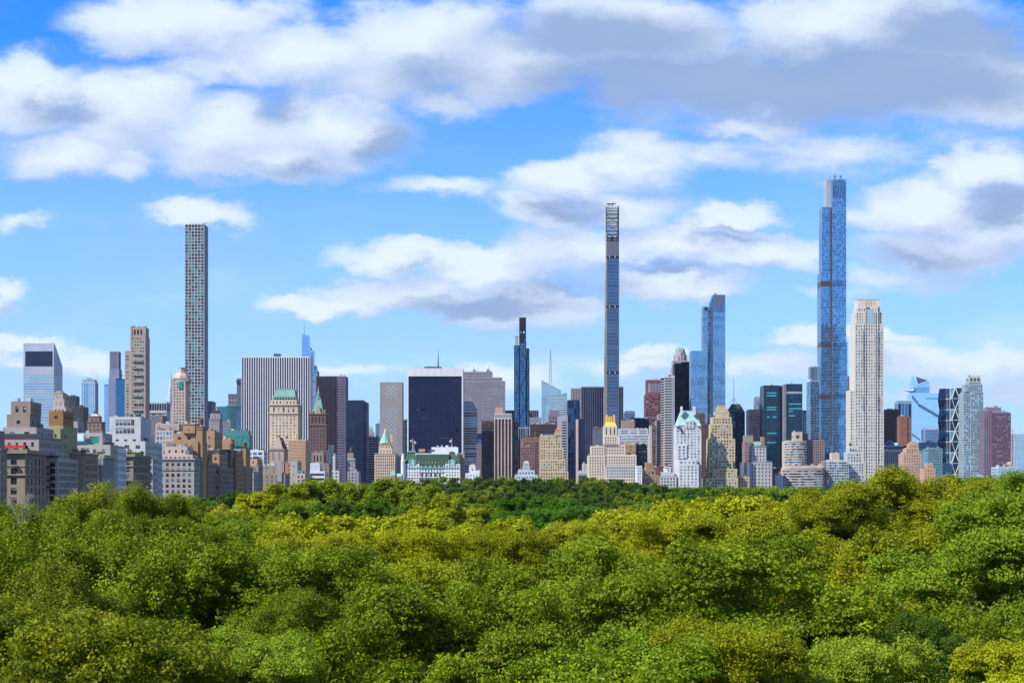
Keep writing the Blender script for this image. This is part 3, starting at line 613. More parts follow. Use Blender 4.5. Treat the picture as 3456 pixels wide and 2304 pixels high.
mas('greypurpd',(.20,.20,.28)); b_.tier(799,813,1276,D=12,f=F(bay=3.2,flr=4.4,wx=.66,wy=.66,d=.9,g=('gk','slate'),mx=.3)); b_.box('lantern','metal_dark',797,806,1283,1290,-2,3); b_.done()
b_=Bld('office_tower','pale blue rounded-top tower half hidden by the striped slab','tower',2300,'pale_blue_white'); b_.tier(797,818,1397,D=18,f=F(bay=2,flr=3.8,wx=.5,wy=.6,g=('gs','slate'))); b_.tier(800,818,1389,s_=1,D=16,f=None); b_.tier(804,818,1385,s_=2,D=10,f=None); b_.done()
b_=Bld('office_building','low teal green glass block with stepped top at the foot of the striped slab','building',1880,'teal_panel')
b_.tier(756,841,1466,D=24,f=F(bay=1.8,flr=3.6,wx=.92,wy=.9,d=.06,g=('tealg','teal_panel','teal_panel'),mx=.1)); b_.tier(761,838,1452,s_=1.5,D=20,f=None); b_.clutter(5,2.4); b_.done()
# GM
b_=Bld('office_slab','broad slab tower with white marble piers and dark vertical window stripes','tower',2050,'marble')
mas('marble',(.62,.62,.70),var=.08)
b_.tier(815,1047,1203,D=26,f=F(bay=2.98,flr=None,wx=.6,wy=1,d=.8,g=('gk','navy','gk'),mx=.2,mt=1.4),fs=F(bay=3.0,flr=None,wx=.3,wy=1,d=.6,g=('silver_metal',),mx=.2,mt=1.4)); b_.box('plant_room','slate',924,947,1193,1203,8,10); b_.done()
# One Vanderbilt
b_=Bld('supertall_tower','distant tapering pale blue glass spire tower with needle mast','tower',3000,'slateb')
mas('slateb',(.22,.30,.42)); GV=('iceblue','slate','iceblue')
b_.tier(1018,1071,1250,D=30,f=F(bay=3,flr=4.2,wx=.85,wy=.75,g=GV)); b_.top=zof(1250,3000)
def taper(part,xL,xR,yB,tL,tR,yTL,yTR,s_,D,mat,nb=0):
    Yf=b_.Y+s_; m=b_.mb(part); A=[(xof(xL,Yf),Yf,zof(yB,Yf)),(xof(xR,Yf),Yf,zof(yB,Yf)),(xof(xR,Yf),Yf+D,zof(yB,Yf)),(xof(xL,Yf),Yf+D,zof(yB,Yf))]
    T=[(xof(tL,Yf),Yf+1,zof(yTL,Yf)),(xof(tR,Yf),Yf+1,zof(yTR,Yf)),(xof(tR,Yf),Yf+D-1,zof(yTR,Yf)),(xof(tL,Yf),Yf+D-1,zof(yTL,Yf))]
    for i in range(4): m.q([A[i],A[(i+1)%4],T[(i+1)%4],T[i]],mat)
    m.q(T,mat)
    for k in range(1,nb):
        t=k/nb; l=[tuple(A[i][c]*(1-t)+T[i][c]*t for c in range(3)) for i in (0,1)]
        b_.mb('floor_line').tube((l[0][0],l[0][1]-.2,l[0][2]),(l[1][0],l[1][1]-.2,l[1][2]),.45,.45,'slateb',4)
    b_.by.append(min(yTL,yTR))
taper('upper_shaft',1018,1060,1252,1019,1060,1190,1181,0,20,'iceblue',8); taper('crown',1018.5,1046,1190,1019.5,1042,1125,1131,1,16,'iceblue',9)
taper('side_shaft',1058,1071,1252,1060,1069,1232,1234,2,14,'blue',3)
b_.mast(1025.5,1077,1128,6,1.4,'silver_metal','spire',.3); b_.box('roof_crane','metal_dark',1048,1052,1174,1181,4,3); b_.done()
# Pierre
b_=Bld('hotel_tower','cream stone hotel tower with a green copper mansard roof before the striped slab','hotel',1760,'cream_stone')
GP=('gm','gb','gd','gs'); b_.tier(909,1006,1396,D=30,xS=None,f=F(bay=3.6,flr=3.35,wx=.36,wy=.5,g=GP,mx=2.2),fs=F(bay=3.6,flr=3.35,wx=.36,wy=.5,g=GP),corn=(.8,.8)); b_.tier(910,1005,1367,s_=.4,D=28,f=F(bay=5.2,flr=8.5,wx=.34,wy=.7,g=GP,mx=2),corn=(1,1)); b_.tier(914,1001,1348,s_=2,D=25,f=F(bay=4,flr=5,wx=.4,wy=.6,g=GP))
b_.hip('mansard_roof','copper',917,999,1348,929,992,1314,3,22,12); b_.box('roof_ridge','copper',932,989,1311,1315,11,5)
for k in range(8): b_.box('dormer','copper',923+k*9.4,926.5+k*9.4,1337,1347,1.5,3)
b_.tier(960,1000,1479,g=True,s_=-8,D=8,f=F(bay=3,flr=3.35,wx=.5,wy=.5,g=GP)); b_.done()
# Sherry, with cloud and building shadow put into its dark stone colour
b_=Bld('hotel_tower','dark brown hotel tower with steep verdigris spire and gothic gables','hotel',1840,'shadowed_brown_stone')
mas('shadowed_brown_stone',(.13,.085,.09)); b_.tier(1040,1108,1520,D=24,f=F(bay=3.2,flr=3.5,wx=.38,wy=.5,g=darkset)); b_.tier(1044,1101,1434,s_=1,D=19,f=F(bay=3.2,flr=3.5,wx=.38,wy=.5,g=darkset),corn=(.7,.7),cm='brick_brown'); b_.tier(1045,1099,1397,s_=1.5,D=18,f=F(bay=4.4,flr=12,wx=.34,wy=.7,g=darkset),corn=(.7,.8),cm='brick_brown')
b_.hip('steep_roof','copper',1051,1092,1397,1068,1080,1342,3,14,3); Yf=1850; b_.mb('spire').lathe(xof(1075,Yf),Yf,[(2.6,zof(1346,Yf)),(1.9,zof(1335,Yf)),(1.9,zof(1328,Yf)),(1.1,zof(1322,Yf)),(.15,zof(1301,Yf))],'copper',8)
b_.hip('gable','brick_orange',1064,1084,1397,1073,1075,1366,1,4,1); 
for x in (1048,1055,1090,1097): b_.mb(uq('turret')).lathe(xof(x,1843),1843,[(.9,zof(1397,1843)),(.9,zof(1388,1843)),(0,zof(1380,1843))],'brick_brown',8)
b_.box('chimney','brick_orange',1083,1090,1358,1397,10,4); b_.by.append(1301); b_.done()
b_=Bld('office_slab','dark brown-black tower with purple gridded right section next to the green spired hotel','tower',2300,'bronze_metal')
b_.tier(1067,1136,1269,D=34,f=F(bay=1.9,flr=None,wx=.6,wy=1,d=.3,g=('gk','black','navy'),mx=.3)); b_.tier(1136,1167,1269,g=True,s_=.5,D=34,f=F(bay=1.7,flr=3.8,wx=.6,wy=.6,d=.3,g=('gk','navy','slate'),mx=.3),wall='purple_stone')
for x in (1150,1155,1162): b_.mast(x,1262,1269,3,.5)
b_.done()
b_=Bld('office_slab','plain navy-black glass tower with notched right corner','tower',2200,'navy_metal')
b_.tier(1167,1228,1350,D=30,f=F(bay=2.2,flr=3.7,wx=.85,wy=.8,d=.06,g=('navy','gk','navy'),mx=.2)); b_.tier(1228,1240,1357,g=True,s_=1,D=24,f=F(bay=2.2,flr=3.7,wx=.85,wy=.8,d=.06,g=('navy','gk'),mx=.2)); b_.done()
b_=Bld('office_building','pink and black striped office slab behind the gold-topped building','building',2350,'pink_stripe')
mas('pink_stripe',(.40,.34,.40)); b_.tier(1239,1278,1473,D=26,f=F(bay=40,flr=3.7,wx=1,wy=.5,g=('gk','navy'),mx=.4)); b_.done()
b_=Bld('office_tower','small distant stone tower with a pale green pyramid roof','tower',3000,'grey_stone'); b_.tier(1240,1262,1457,D=12,f=F(bay=3,flr=4,wx=.4,wy=.5)); b_.tier(1242,1257,1447,s_=1,D=9,f=None); b_.hip('pyramid_roof','copper',1241,1258,1447,1248,1250,1434,1,9,1); b_.done()
b_=Bld('office_tower','narrow distant blue glass tower left of the gridded stone tower','tower',2900,'blue'); b_.wall='slateb'; b_.tier(1267,1281,1428,D=18,f=F(bay=2,flr=4,wx=.8,wy=.8,g=('blue','deepblue'))); b_.mast(1279,1418,1428,3,.5); b_.done()
b_=Bld('office_tower','mauve stone tower with white diamond lattice windows up its centre','tower',2450,'mauve_stone')
mas('mauve_stone',(.34,.30,.31)); b_.tier(1282,1358,1289,D=28,f=F(bay=3.3,flr=3.7,wx=.46,wy=.3,g=('mauve_stone','grey_stone'),mx=.6,mt=2),fs=F(bay=3.3,flr=3.7,wx=.4,wy=.5,g=darkset))
for c in range(5):
    for r_ in range(56):
        y=1302+r_*7.6; 
        if 1342<y<1372 or y>1640: continue
        b_.box('lattice_window','metal_light' if (c+r_)%2 else 'gb',1301.5+c*8,1307+c*8,y,y+5,-.16,.14)
b_.done()
b_=Bld('office_tower','dark teal narrow tower between the lattice tower and the black framed slab','tower',2500,'greypurpd'); b_.tier(1358,1376,1418,D=20,f=F(bay=2,flr=3.8,wx=.85,wy=.8,g=('darkteal','tealg')),corn=(1.5,.2),cm='mauve_stone'); b_.done()
b_=Bld('office_tower','cream office building with tiered gilded lantern and turquoise pyramid roof','tower',1980,'cream_stone')
GC=('gm','gd','gm'); b_.tier(1264,1333,1531,D=26,f=A(bay=2.25,flr=3.45,wx=.5,wy=.56,g=GC,mx=.9),corn=(.5,.5)); mas('gold_stone',(.70,.46,.20)); b_.tier(1278,1324,1512,s_=2,D=15,f=F(bay=4,flr=5,wx=.3,wy=.6,g=GC),yB=1531); b_.tier(1279,1320,1500,s_=3,D=13,f=F(bay=3.4,flr=6,wx=.4,wy=.6,g=GC),corn=(.6,.5),cm='gold_stone')
b_.tier(1284,1316,1494,s_=4,D=11,f=F(bay=2.6,flr=3,wx=.5,wy=.7,g=GC)); mas('verdigris',(.25,.46,.40)); Yf=1989; m=b_.mb('pyramid_roof'); cx=xof(1300,Yf)
m.lathe(cx,Yf,[(7.4,zof(1495,Yf)),(6.6,zof(1491,Yf)),(2.0,zof(1462,Yf)),(1.5,zof(1458,Yf))],'verdigris',8); b_.mb('finial').lathe(cx,Yf,[(1.3,zof(1458,Yf)),(1.0,zof(1452,Yf)),(.2,zof(1446,Yf))],'gold',8)
b_.box('chimney','gold_stone',1317,1324,1466,1531,8,3); b_.by.append(1446); b_.done()
# Solow
b_=Bld('office_slab','massive black glass slab framed in white travertine with rooftop mast','tower',2080,'travertine')
mas('travertine',(.66,.64,.66),var=.07); b_.tier(1374,1563,1242,D=30,f=F(bay=400,flr=None,wx=.955,wy=1,d=.9,g=('black',),mx=.1,mt=10.4),fs=None)
X0,X1,Y0,Y1,zt=b_.last; m=b_.mb('black_glazing'); z0=zof(1640,2080)
nf=62; hf=(zt-11-z0)/nf
mas('mull',(.014,.018,.05),rough=.4)
for k in range(nf+1): m.box(X0+3.6,X1-3.6,Y0+.74,Y0+.86,z0+k*hf,z0+k*hf+.25,'mull')
for k in range(1,34): x=X0+3.6+(X1-X0-7.2)*k/34; m.box(x-.08,x+.08,Y0+.66,Y0+.74,z0,zt-10.6,'mull')
for k in range(70):  # lighter panes at random: lit windows put in as pane colour
    i_,j_=b_.rnd.randrange(33),b_.rnd.randrange(nf); n_=b_.rnd.choice((1,1,2,3,6)); x=X0+3.6+(X1-X0-7.2)*i_/34; xe=min(X1-3.8,x+n_*(X1-X0-7.2)/34)
    m.box(x+.1,xe-.05,Y0+.88,Y0+.895,z0+j_*hf+.3,z0+(j_+1)*hf-.3,b_.rnd.choice(('gm','navy','gd')))
for k in range(1,8): x=X0+(X1-X0)*k/8.4+1; b_.mb('panel_joint').box(x-.12,x+.12,Y0-.05,Y0-.004,zt-10,zt-.2,'grey_stone')
b_.box('plant_room','bronze_metal',1432,1490,1237,1242,6,12); b_.mast(1479,1179,1239,8,.9,'metal_dark','mast',.15)
for x in (1410,1528): b_.mast(x,1232,1242,5,.3)
b_.by.append(1179); b_.done()
b_=Bld('office_slab','wide grey stone slab with serrated stepped roofline and white-dotted windows','tower',2650,'slab_grey')
mas('slab_grey',(.27,.26,.31)); FR=F(bay=3,flr=3.8,wx=.42,wy=.6,g=('gk','gb','gd','gk'),mx=.6); b_.tier(1563,1705,1285,D=30,f=FR); b_.tier(1563,1695,1273,s_=1,D=26,f=FR); b_.tier(1563,1662,1254,s_=2,D=22,f=FR); b_.tier(1595,1607,1247,s_=4,D=8,f=None); b_.tier(1641,1657,1250,s_=4,D=8,f=None,yB=1254)
b_.mast(1650,1230,1250,8,.4); b_.mast(1600,1237,1247,8,.4); b_.mast(1614,1239,1254,8,.3); b_.mb('dish').lathe(xof(1645,2660),2660,[(1.5,zof(1250,2660)),(2.2,zof(1247,2660)),(1.5,zof(1243,2660)),(.1,zof(1242,2660))],'metal_light',10); b_.done()
b_=Bld('office_tower','navy tower with thin scalloped balcony bands beside the black framed slab','tower',2300,'navy_metal')
FB=F(bay=60,flr=3.6,wx=1,wy=.8,d=.4,g=('navy','slate','gk'),mx=.1,sp='greypurpd'); b_.tier(1563,1610,1378,D=24,f=FB); b_.tier(1563,1603,1366,s_=1,D=22,f=FB); b_.tier(1563,1597,1354,s_=2,D=18,f=FB); b_.done()
b_=Bld('office_tower','narrow mauve stone tower with slanted pale glass cap','tower',2250,'mauve_dark'); mas('mauve_dark',(.20,.14,.19)); b_.tier(1609,1626,1498,D=16,f=F(bay=2.6,flr=3.8,wx=.4,wy=.5,g=darkset)); b_.hip('slanted_cap','slate',1610,1626,1498,1614,1625,1482,0,12,9); b_.tier(1610,1625,1462,g=True,s_=14,D=10,f=None,wall='navy_metal'); b_.done()
b_=Bld('office_slab','maroon-black glass block left of the arcaded striped tower','tower',2150,'bronze_metal'); b_.tier(1625,1667,1420,D=26,f=F(bay=1.8,flr=3.8,wx=.8,wy=.55,d=.08,g=('gk','bronze_metal','black'),mx=.3,mt=4)); b_.done()
b_=Bld('office_tower','brown tower with tall white arches between thin vertical piers','tower',2000,'bronze_metal')
b_.wall='arcade_pier'; mas('arcade_pier',(.56,.46,.42)); b_.tier(1668,1728,1411,D=28,f=F(bay=4.1,flr=None,wx=.72,wy=1,d=.9,g=('bronze_metal','darkbr' if 0 else 'bronze_metal'),mx=.5,mt=1)); b_.tier(1669,1727,1395,D=26,s_=.8,f=F(bay=1.1,flr=None,wx=.5,wy=.8,d=.3,g=('gd','gm'),mx=.3,mt=.6),wall='offwhite'); b_.tier(1671,1696,1374,s_=4,D=12,f=None,wall='peach_brick')
X0=xof(1668,2000)
for k in range(5):
    x=X0+.55+4.1*(k+.5)+.1
    b_.mb(uq('arch')).lathe(x,1999.9,[(1.6,zof(1414,2000)),(1.6,zof(1414,2000)-.02)],'offwhite',12,False)
b_.done()
# Plaza
b_=Bld('grand_hotel','grand white chateau-style hotel with dark green mansard roof and turquoise gables','hotel',1900,'hotel_white')
mas('hotel_white',(.66,.66,.70),var=.05); mas('turq',(.20,.48,.48)); GHT=('gm','gd','gm','gb')
PZ=lambda **k:A(bay=3.5,flr=3.55,wx=.36,wy=.52,g=GHT,mx=.8,mt=.7,**k)
b_.tier(1361,1552,1580,D=40,f=PZ()); rect=b_.last
b_.tier(1366,1416,1565,s_=-.5,D=20,f=PZ(),yB=1650) ; b_.tier(1502,1552,1565,s_=-.5,D=20,f=PZ(),yB=1650)
b_.band(1590,1592,'white',.7,'belt_course',rect); b_.band(1609,1611,'white',.9,'belt_course',rect); b_.band(1576,1579,'turq',.8,'eave',(rect[0],rect[1],rect[2]-.1,rect[3],0))
b_.mb(uq('corner_turret')).lathe(xof(1360,1899),1899,[(2.4,0),(2.4,zof(1560,1899)),(2.8,zof(1558,1899)),(2.2,zof(1554,1899)),(1.6,zof(1540,1899)),(.2,zof(1528,1899))],'hotel_white',14)
b_.hip('mansard_roof','green_roof',1410,1508,1577,1402,1516,1532,.6,36,30); b_.box('glass_gallery','white_glass',1402,1516,1529,1538,8,24)
b_.hip('corner_roof','green_roof',1362,1420,1565,1374,1402,1524,-.3,34,10); b_.hip('corner_roof','green_roof',1499,1552,1565,1516,1532,1524,-.3,34,10); b_.hip('end_roof','green_roof',1540,1552,1560,1541,1551,1530,1,30,20)
b_.box('roof_cresting','turq',1373,1403,1521,1525,10,2); b_.box('roof_cresting','turq',1515,1533,1522,1525,10,2)
for xx in (1391,1525):
    b_.hip('gable','turq',xx-11,xx+11,1562,xx-.6,xx+.6,1548,-1,3,1); b_.box('gable_wall','hotel_white',xx-10,xx+10,1562,1568,-.9,3)
    for e in (-10,-6,6,10): b_.mb(uq('pinnacle')).lathe(xof(xx+e,1899),1899,[(.5,zof(1564,1899)),(.5,zof(1555,1899)),(0,zof(1548,1899))],'turq',6)
for r_,(yy,n) in enumerate(((1549,13),(1558,9))):
    for k in range(n): xa=1415+k*(1503-1415)/(n-1 if n>1 else 1); b_.box('dormer','grey_stone' ,xa-1.5,xa+1.5,yy,yy+5,1.2 if r_ else 5.2,4)
for k in range(6): xa=1422+k*15; b_.hip('dormer','turq',xa-3.4,xa+3.4,1577,xa-.3,xa+.3,1568,-.2,2.4,1)
for k in range(5): xa=1424+k*15; b_.mb(uq('arched_window')).box(xof(xa-3.3,1900),xof(xa+3.3,1900),1899.72,1899.9,zof(1608,1900),zof(1597,1900),'gm')
b_.box('plant_room','brick_orange',1413,1434,1514,1524,14,10); b_.box('plant_room','metal_dark',1442,1467,1517,1523,16,6); b_.by.append(1515); b_.done(); plaza=b_
b_=Bld('office_building','long blank white rooftop block rising behind the chateau hotel roof','building',1960,'white'); b_.tier(1456,1546,1509,D=14,f=None,corn=(.3,.1),cm='white'); b_.done()
b_=Bld('apartment_building','narrow tan brick building touching the right side of the white hotel','building',1925,'conc'); b_.wall='tanbrick'; mas('tanbrick',(.36,.27,.22)); b_.tier(1552,1567,1527,D=20,f=A(bay=4.6,flr=4.2,wx=.34,wy=.45)); b_.done()
b_=Bld('club_building','small stone building with pale green copper roof left of the white hotel','building',1860,'limestone'); b_.tier(1334,1356,1606,D=20,f=A(bay=4,flr=4,wx=.4,wy=.4)); b_.hip('roof','verdigris',1334,1356,1606,1336,1354,1597,0,18,12)
b_.tier(1319,1334,1603,g=True,s_=-1,D=14,f=None); b_.hip('roof','verdigris',1318,1334,1603,1319,1333,1592,-1,14,12); b_.tier(1321,1332,1588,s_=2,D=8,yB=1594,f=None,wall='offwhite'); b_.done()
b_=Bld('apartment_building','small white stepped building with pale pink chimney top at the tree line','building',1880,'cool_white'); b_.tier(1571,1618,1596,D=24,f=F(bay=3.4,flr=3.6,wx=.4,wy=.4)); b_.tier(1583,1605,1570,s_=3,D=12,f=F(bay=6,flr=9,wx=.25,wy=.3)); b_.hip('cap','peach_brick',1586,1600,1570,1592,1594,1565,4,5,1); b_.tier(1603,1620,1586,yB=1596,s_=2,D=12,f=None); b_.done()
# ---- centre and right
b_=Bld('supertall_tower','slender black tower with diagonal bracing over blue glass and three stepped shafts','tower',2350,'braceblack')
mas('braceblack',(.012,.016,.035),rough=.4); GM_=('moma',)
glass('moma',(.06,.18,.36),.7,.08,.25,(2.6,2.6,4.0),.5,.3)
FM=F(bay=2.6,flr=4.0,wx=.84,wy=.86,d=.25,g=GM_,mx=.9,mt=.6)
b_.tier(1753,1776,1156,D=20,f=FM); b_.tier(1752.5,1775.5,1071,s_=.2,D=19,f=None); b_.box('lit_opening','gb',1756,1760,1119,1124,.05,.2); b_.box('lit_opening','white_glass',1766,1770,1118,1124,.05,.2)  # pale boxes on the crown: lit look put into their pane colour
b_.tier(1735,1753,1165,g=True,s_=3,D=18,f=FM); b_.tier(1736,1752,1131,s_=3.2,D=16,f=F(bay=30,flr=2.6,wx=.8,wy=.5,g=('slate',),mx=.4,mt=1),wall='pale_blue_white')
b_.tier(1776,1787,1212,g=True,s_=4,D=18,f=FM); b_.tier(1776.5,1786.5,1175,s_=4.2,D=16,f=None,wall='brown_panel'); mas('brown_panel',(.20,.16,.15))
def diag(x0,y0,x1,y1,s_,mat='braceblack',w=.55,part='brace'):
    Yf=b_.Y+s_; b_.mb(part).tube((xof(x0,Yf),Yf,zof(y0,Yf)),(xof(x1,Yf),Yf,zof(y1,Yf)),w,w,mat,4)
for (a,c,d_,e) in ((1755,1175,1775,1214),(1755,1214,1775,1262),(1775,1262,1755,1310),(1755,1310,1775,1358),(1775,1358,1755,1410)): diag(a,c,d_,e,-.3)
diag(1756,1200,1775,1140,-.3,'slate')
for (a,c,d_,e) in ((1738,1245,1752,1285),(1752,1290,1737,1335),(1737,1340,1752,1375),(1752,1380,1737,1430),(1742,1195,1752,1170)): diag(a,c,d_,e,2.7,w=.45)
for (a,c,d_,e) in ((1786,1240,1777,1275),(1777,1275,1786,1320),(1786,1325,1777,1365),(1777,1365,1786,1400)): diag(a,c,d_,e,3.7,w=.4)
b_.hide=1500; b_.done()
b_=Bld('office_slab','low dark slab with pale vertical lines behind the braced black tower','tower',2700,'navy_metal'); b_.tier(1697,1818,1384,D=26,f=F(bay=3.4,flr=None,wx=.75,wy=1,d=.3,g=('gk','navy'),mx=.2),wall='greypurpd'); b_.done()
b_=Bld('office_building','black block with scalloped arches right of the arcaded tower','building',2060,'black_metal'); b_.tier(1733,1750,1424,D=20,f=F(bay=3,flr=3.8,wx=.8,wy=.7,g=('gk','black'))); b_.done()
b_=Bld('office_building','dark building with white vertical frame lines below the braced tower','building',2150,'offwhite'); b_.tier(1750,1787,1442,D=20,f=F(bay=3,flr=None,wx=.84,wy=1,d=.3,g=('black','navy','slate'),mx=.2,mt=.8)); b_.done()
b_=Bld('office_slab','pale grey slab with fine vertical ribs right of the braced tower','tower',2450,'ribgrey'); mas('ribgrey',(.33,.36,.44)); b_.tier(1777,1832,1408,D=22,f=F(bay=1.9,flr=None,wx=.35,wy=1,d=.3,g=('slate','gd'),mx=3,mt=1)); b_.done()
b_=Bld('office_building','wide brown-black low tower with a flat roof edge','building',2250,'bronze_metal'); b_.tier(1789,1880,1430,D=26,f=F(bay=2.2,flr=3.6,wx=.7,wy=.5,g=('gk','black','gd'))); b_.clutter(5,2); b_.done()
# BoA
b_=Bld('office_tower','faceted pale green glass tower with slanted roof and tall lattice spire','tower',2900,'pale_glass_frame')
mas('pale_glass_frame',(.45,.55,.60)); mas('greenish',(.3,.45,.45)); glass('mint',(.30,.43,.52),.6,.12,.2,(2,2,4),.5,.4)
def poly_prism(part,ptsT,Y0,Y1,mat,bands=0,bm=None,yb=1700):
    """facade polygon (x,y px) at Y0 extruded back to Y1"""
    m=b_.mb(part); P=[(xof(x,Y0),Y0,zof(y,Y0)) for x,y in ptsT]; Q=[(p[0],Y1,p[2]) for p in P]; m.q(P,mat); n=len(P)
    for i in range(n): j=(i+1)%n; m.q([P[j],P[i],Q[i],Q[j]],mat)
    m.q(Q[::-1],mat)
poly_prism('rear_shaft',[(1828,1640),(1828,1282),(1894,1316),(1896,1640)][::-1],2910,2940,'mint'); poly_prism('front_shaft',[(1836,1640),(1838,1420),(1847,1334),(1880,1330),(1884,1322),(1890,1330),(1914,1325),(1918,1640)][::-1],2890,2908,'mint')
for k in range(38):
    y=1342+k*7.4; xa=1846-(y-1334)*.10; b_.mb('floor_line').box(xof(xa,2889),xof(1914,2889),2889.4,2889.9,zof(y+2.3,2889),zof(y,2889),'pale_glass_frame')
    if y<1600: b_.mb('floor_line').box(xof(1829,2909),xof(1846 if y>1345 else 1890,2909),2909.3,2909.8,zof(y+1.6,2909),zof(y,2909),'slateb')
Ys=2915; cx=xof(1858,Ys); m=b_.mb('spire')
for k in range(16):
    za=zof(1298-k*7.5,Ys); zb2=zof(1298-(k+1)*7.5,Ys); w0=2.6*(1-k/18); w1=2.6*(1-(k+1)/18)
    for (sx,sy) in ((-1,-1),(1,-1),(1,1),(-1,1)): m.tube((cx+sx*w0,Ys+sy*w0,za),(cx+sx*w1,Ys+sy*w1,zb2),.65,.65,'slateb',4)
    m.tube((cx-w0,Ys-w0,za),(cx+w1,Ys-w1,zb2),.45,.45,'slateb',4)
m.tube((cx,Ys,zof(1180,Ys)),(cx,Ys,zof(1168,Ys)),.5,.2,'metal_light'); b_.bx=[1828,1918]; b_.by=[1168]; b_.done()
b_=Bld('office_building','mauve postmodern block with stepped shoulders in front of the faceted glass tower','building',2500,'mauve_dark'); b_.tier(1851,1893,1400,D=20,f=F(bay=4,flr=7,wx=.6,wy=.6,g=('gk','slate'))); b_.tier(1855,1888,1383,s_=2,D=14,f=None,wall='greypurpd'); b_.done()
b_=Bld('office_tower','grey-white banded slab with a round emblem panel near its top','tower',2350,'bandgrey'); mas('bandgrey',(.36,.38,.46)); b_.tier(1894,1916,1400,D=20,f=F(bay=60,flr=3.8,wx=1,wy=.5,g=('navy','gk'),mx=1.5,mt=9)); b_.tier(1882,1894,1404,g=True,s_=4,D=16,f=None,wall='pink_stripe'); b_.mb('emblem').lathe(0,0,[(0,0),(0,0)],'white',3,False) if 0 else b_.box('emblem','metal_light',1901,1909,1408,1415,-.2,.15); b_.done()
b_=Bld('office_tower','blue-grey tower of stacked window bays with slim corner piers','tower',2400,'blue_grey'); b_.tier(1916,1958,1349,D=26,f=F(bay=4.2,flr=10.5,wx=.62,wy=.84,d=.5,g=('deepblue','navy','slate'),mx=.5,mt=1.5)); b_.done()
b_=Bld('office_tower','mauve ribbed slab top rising behind the blue-grey bay tower','tower',2650,'mauve_stone'); b_.tier(1927,1965,1309,D=24,f=F(bay=2.4,flr=None,wx=.45,wy=1,d=.3,g=('gd','slate'),mx=.4,mt=2)); b_.done()
b_=Bld('office_slab','slim pale pier building standing before the big dark ribbed tower','building',2150,'limestone_pale'); b_.tier(1945,1952,1414,D=14,f=None,wall='pink_stone'); b_.tier(1952,1974,1412,g=True,s_=2,D=16,f=F(bay=2,flr=None,wx=.6,wy=1,g=('navy','gk')),wall='navy_metal'); b_.done()
b_=Bld('office_slab','big dark navy tower with faint white vertical ribs behind the thinnest supertall','tower',2300,'navy_metal')
b_.tier(1962,2104,1304,D=40,f=F(bay=3.05,flr=None,wx=.86,wy=1,d=.35,g=('navy','gk','black'),mx=.2,mt=1.5),wall='greypurpd'); b_.done()
b_=Bld('apartment_building','brown brick apartment block with dark balcony column and rooftop tank','building',2000,'redbrown'); mas('redbrown',(.20,.11,.10)); b_.tier(1756,1806,1487,D=22,f=A(bay=2.8,flr=3.3,wx=.5,wy=.5,g=std)); b_.tier(1806,1820,1487,g=True,s_=.6,D=20,f=F(bay=5,flr=3.3,wx=.7,wy=.6,d=1,g=('gk',))); b_.top=zof(1487,2000); b_.tier(1766,1819,1475,s_=3,D=16,f=F(bay=3,flr=3.3,wx=.4,wy=.4),yB=1487); b_.tank(1807,1457,1475,8,1.7); b_.done()
b_=Bld('apartment_tower','tan stone stepped building with an orange domed cupola at its right corner','tower',1950,'cream_stone')
b_.wall='tan_stone'; FT=A(bay=3,flr=3.5,wx=.46,wy=.5,g=lite); b_.tier(1822,1918,1590,D=30,f=FT); b_.tier(1822,1908,1550,s_=2,D=26,f=FT); b_.tier(1822,1901,1512,s_=3,D=24,f=FT); b_.tier(1822,1894,1470,s_=4,D=22,f=FT); b_.box('parapet','copper',1836,1870,1465,1470,6,8); b_.tier(1871,1895,1460,s_=3.4,D=11,yB=1470,f=F(bay=4,flr=4,wx=.3,wy=.4)); mas('tile_orange',(.50,.14,.06)); b_.tier(1874,1893,1450,s_=4,D=8,f=F(bay=3,flr=3,wx=.4,wy=.5)); b_.hip('cupola','tile_orange',1872,1895,1451,1881,1886,1444,3.6,9,3); b_.done()
b_=Bld('clubhouse','small ornate pale blue-white building with square lantern and dark weather vane','building',1900,'pale_blue_white')
b_.tier(1737,1815,1602,D=20,f=A(bay=3.2,flr=3.6,wx=.4,wy=.5)); b_.tier(1748,1804,1586,s_=2,D=14,f=A(bay=3.2,flr=4,wx=.4,wy=.5)); b_.tier(1764,1788,1572,s_=3,D=9,f=F(bay=2.4,flr=4,wx=.4,wy=.6),corn=(.3,.3)); b_.tier(1767,1785,1558,s_=4,D=6,f=F(bay=2,flr=4,wx=.5,wy=.7)); b_.hip('roof','metal_light',1767,1785,1558,1773,1779,1555,4,6,2); b_.mast(1776,1545,1556,6,.3); b_.done()
# Steinway
b_=Bld('supertall_tower','thinnest supertall with blue glass face, terracotta edge and open black lattice crown','tower',2180,'terracotta')
mas('terracotta',(.21,.175,.155)); Yt=2180
FS=F(bay=60,flr=4.6,wx=.985,wy=.9,d=.25,g=('stein',),mx=.25,mt=.5); glass('stein',(.06,.13,.235),.75,.1,.35,(1.4,1.4,4.6),.5,.45)
b_.tier(2048,2088,866,D=24,f=FS,fs=F(bay=2,flr=None,wx=.45,wy=1,d=.3,g=('brick_brown',),mx=.3)); z866=b_.top
b_.tier(2048,2088,815,D=22,s_=.2,f=F(bay=1.35,flr=None,wx=.55,wy=1,d=.4,g=('slate','deepblue'),mx=.2,mt=.3),fs=None)
for yy in (866.5,1034,1257): b_.box('dark_band','black_metal',2047.5,2088.5,yy-3,yy+4,-.15,1)
for yy in (866.5,1034,1257):
    for xx in (2057,2076): b_.box('band_column','offwhite',xx-1.4,xx+1.4,yy-3,yy+4,-.3,.2)
for k,(xw,yt) in enumerate(((2047,780),(2046,900),(2045,940),(2044,1010),(2042.5,1100),(2041,1200),(2040,1320))):
    b_.box('terracotta_step','terracotta',xw,xw+1.6 if k<6 else 2047,yt,1680,1+k*.3,20)
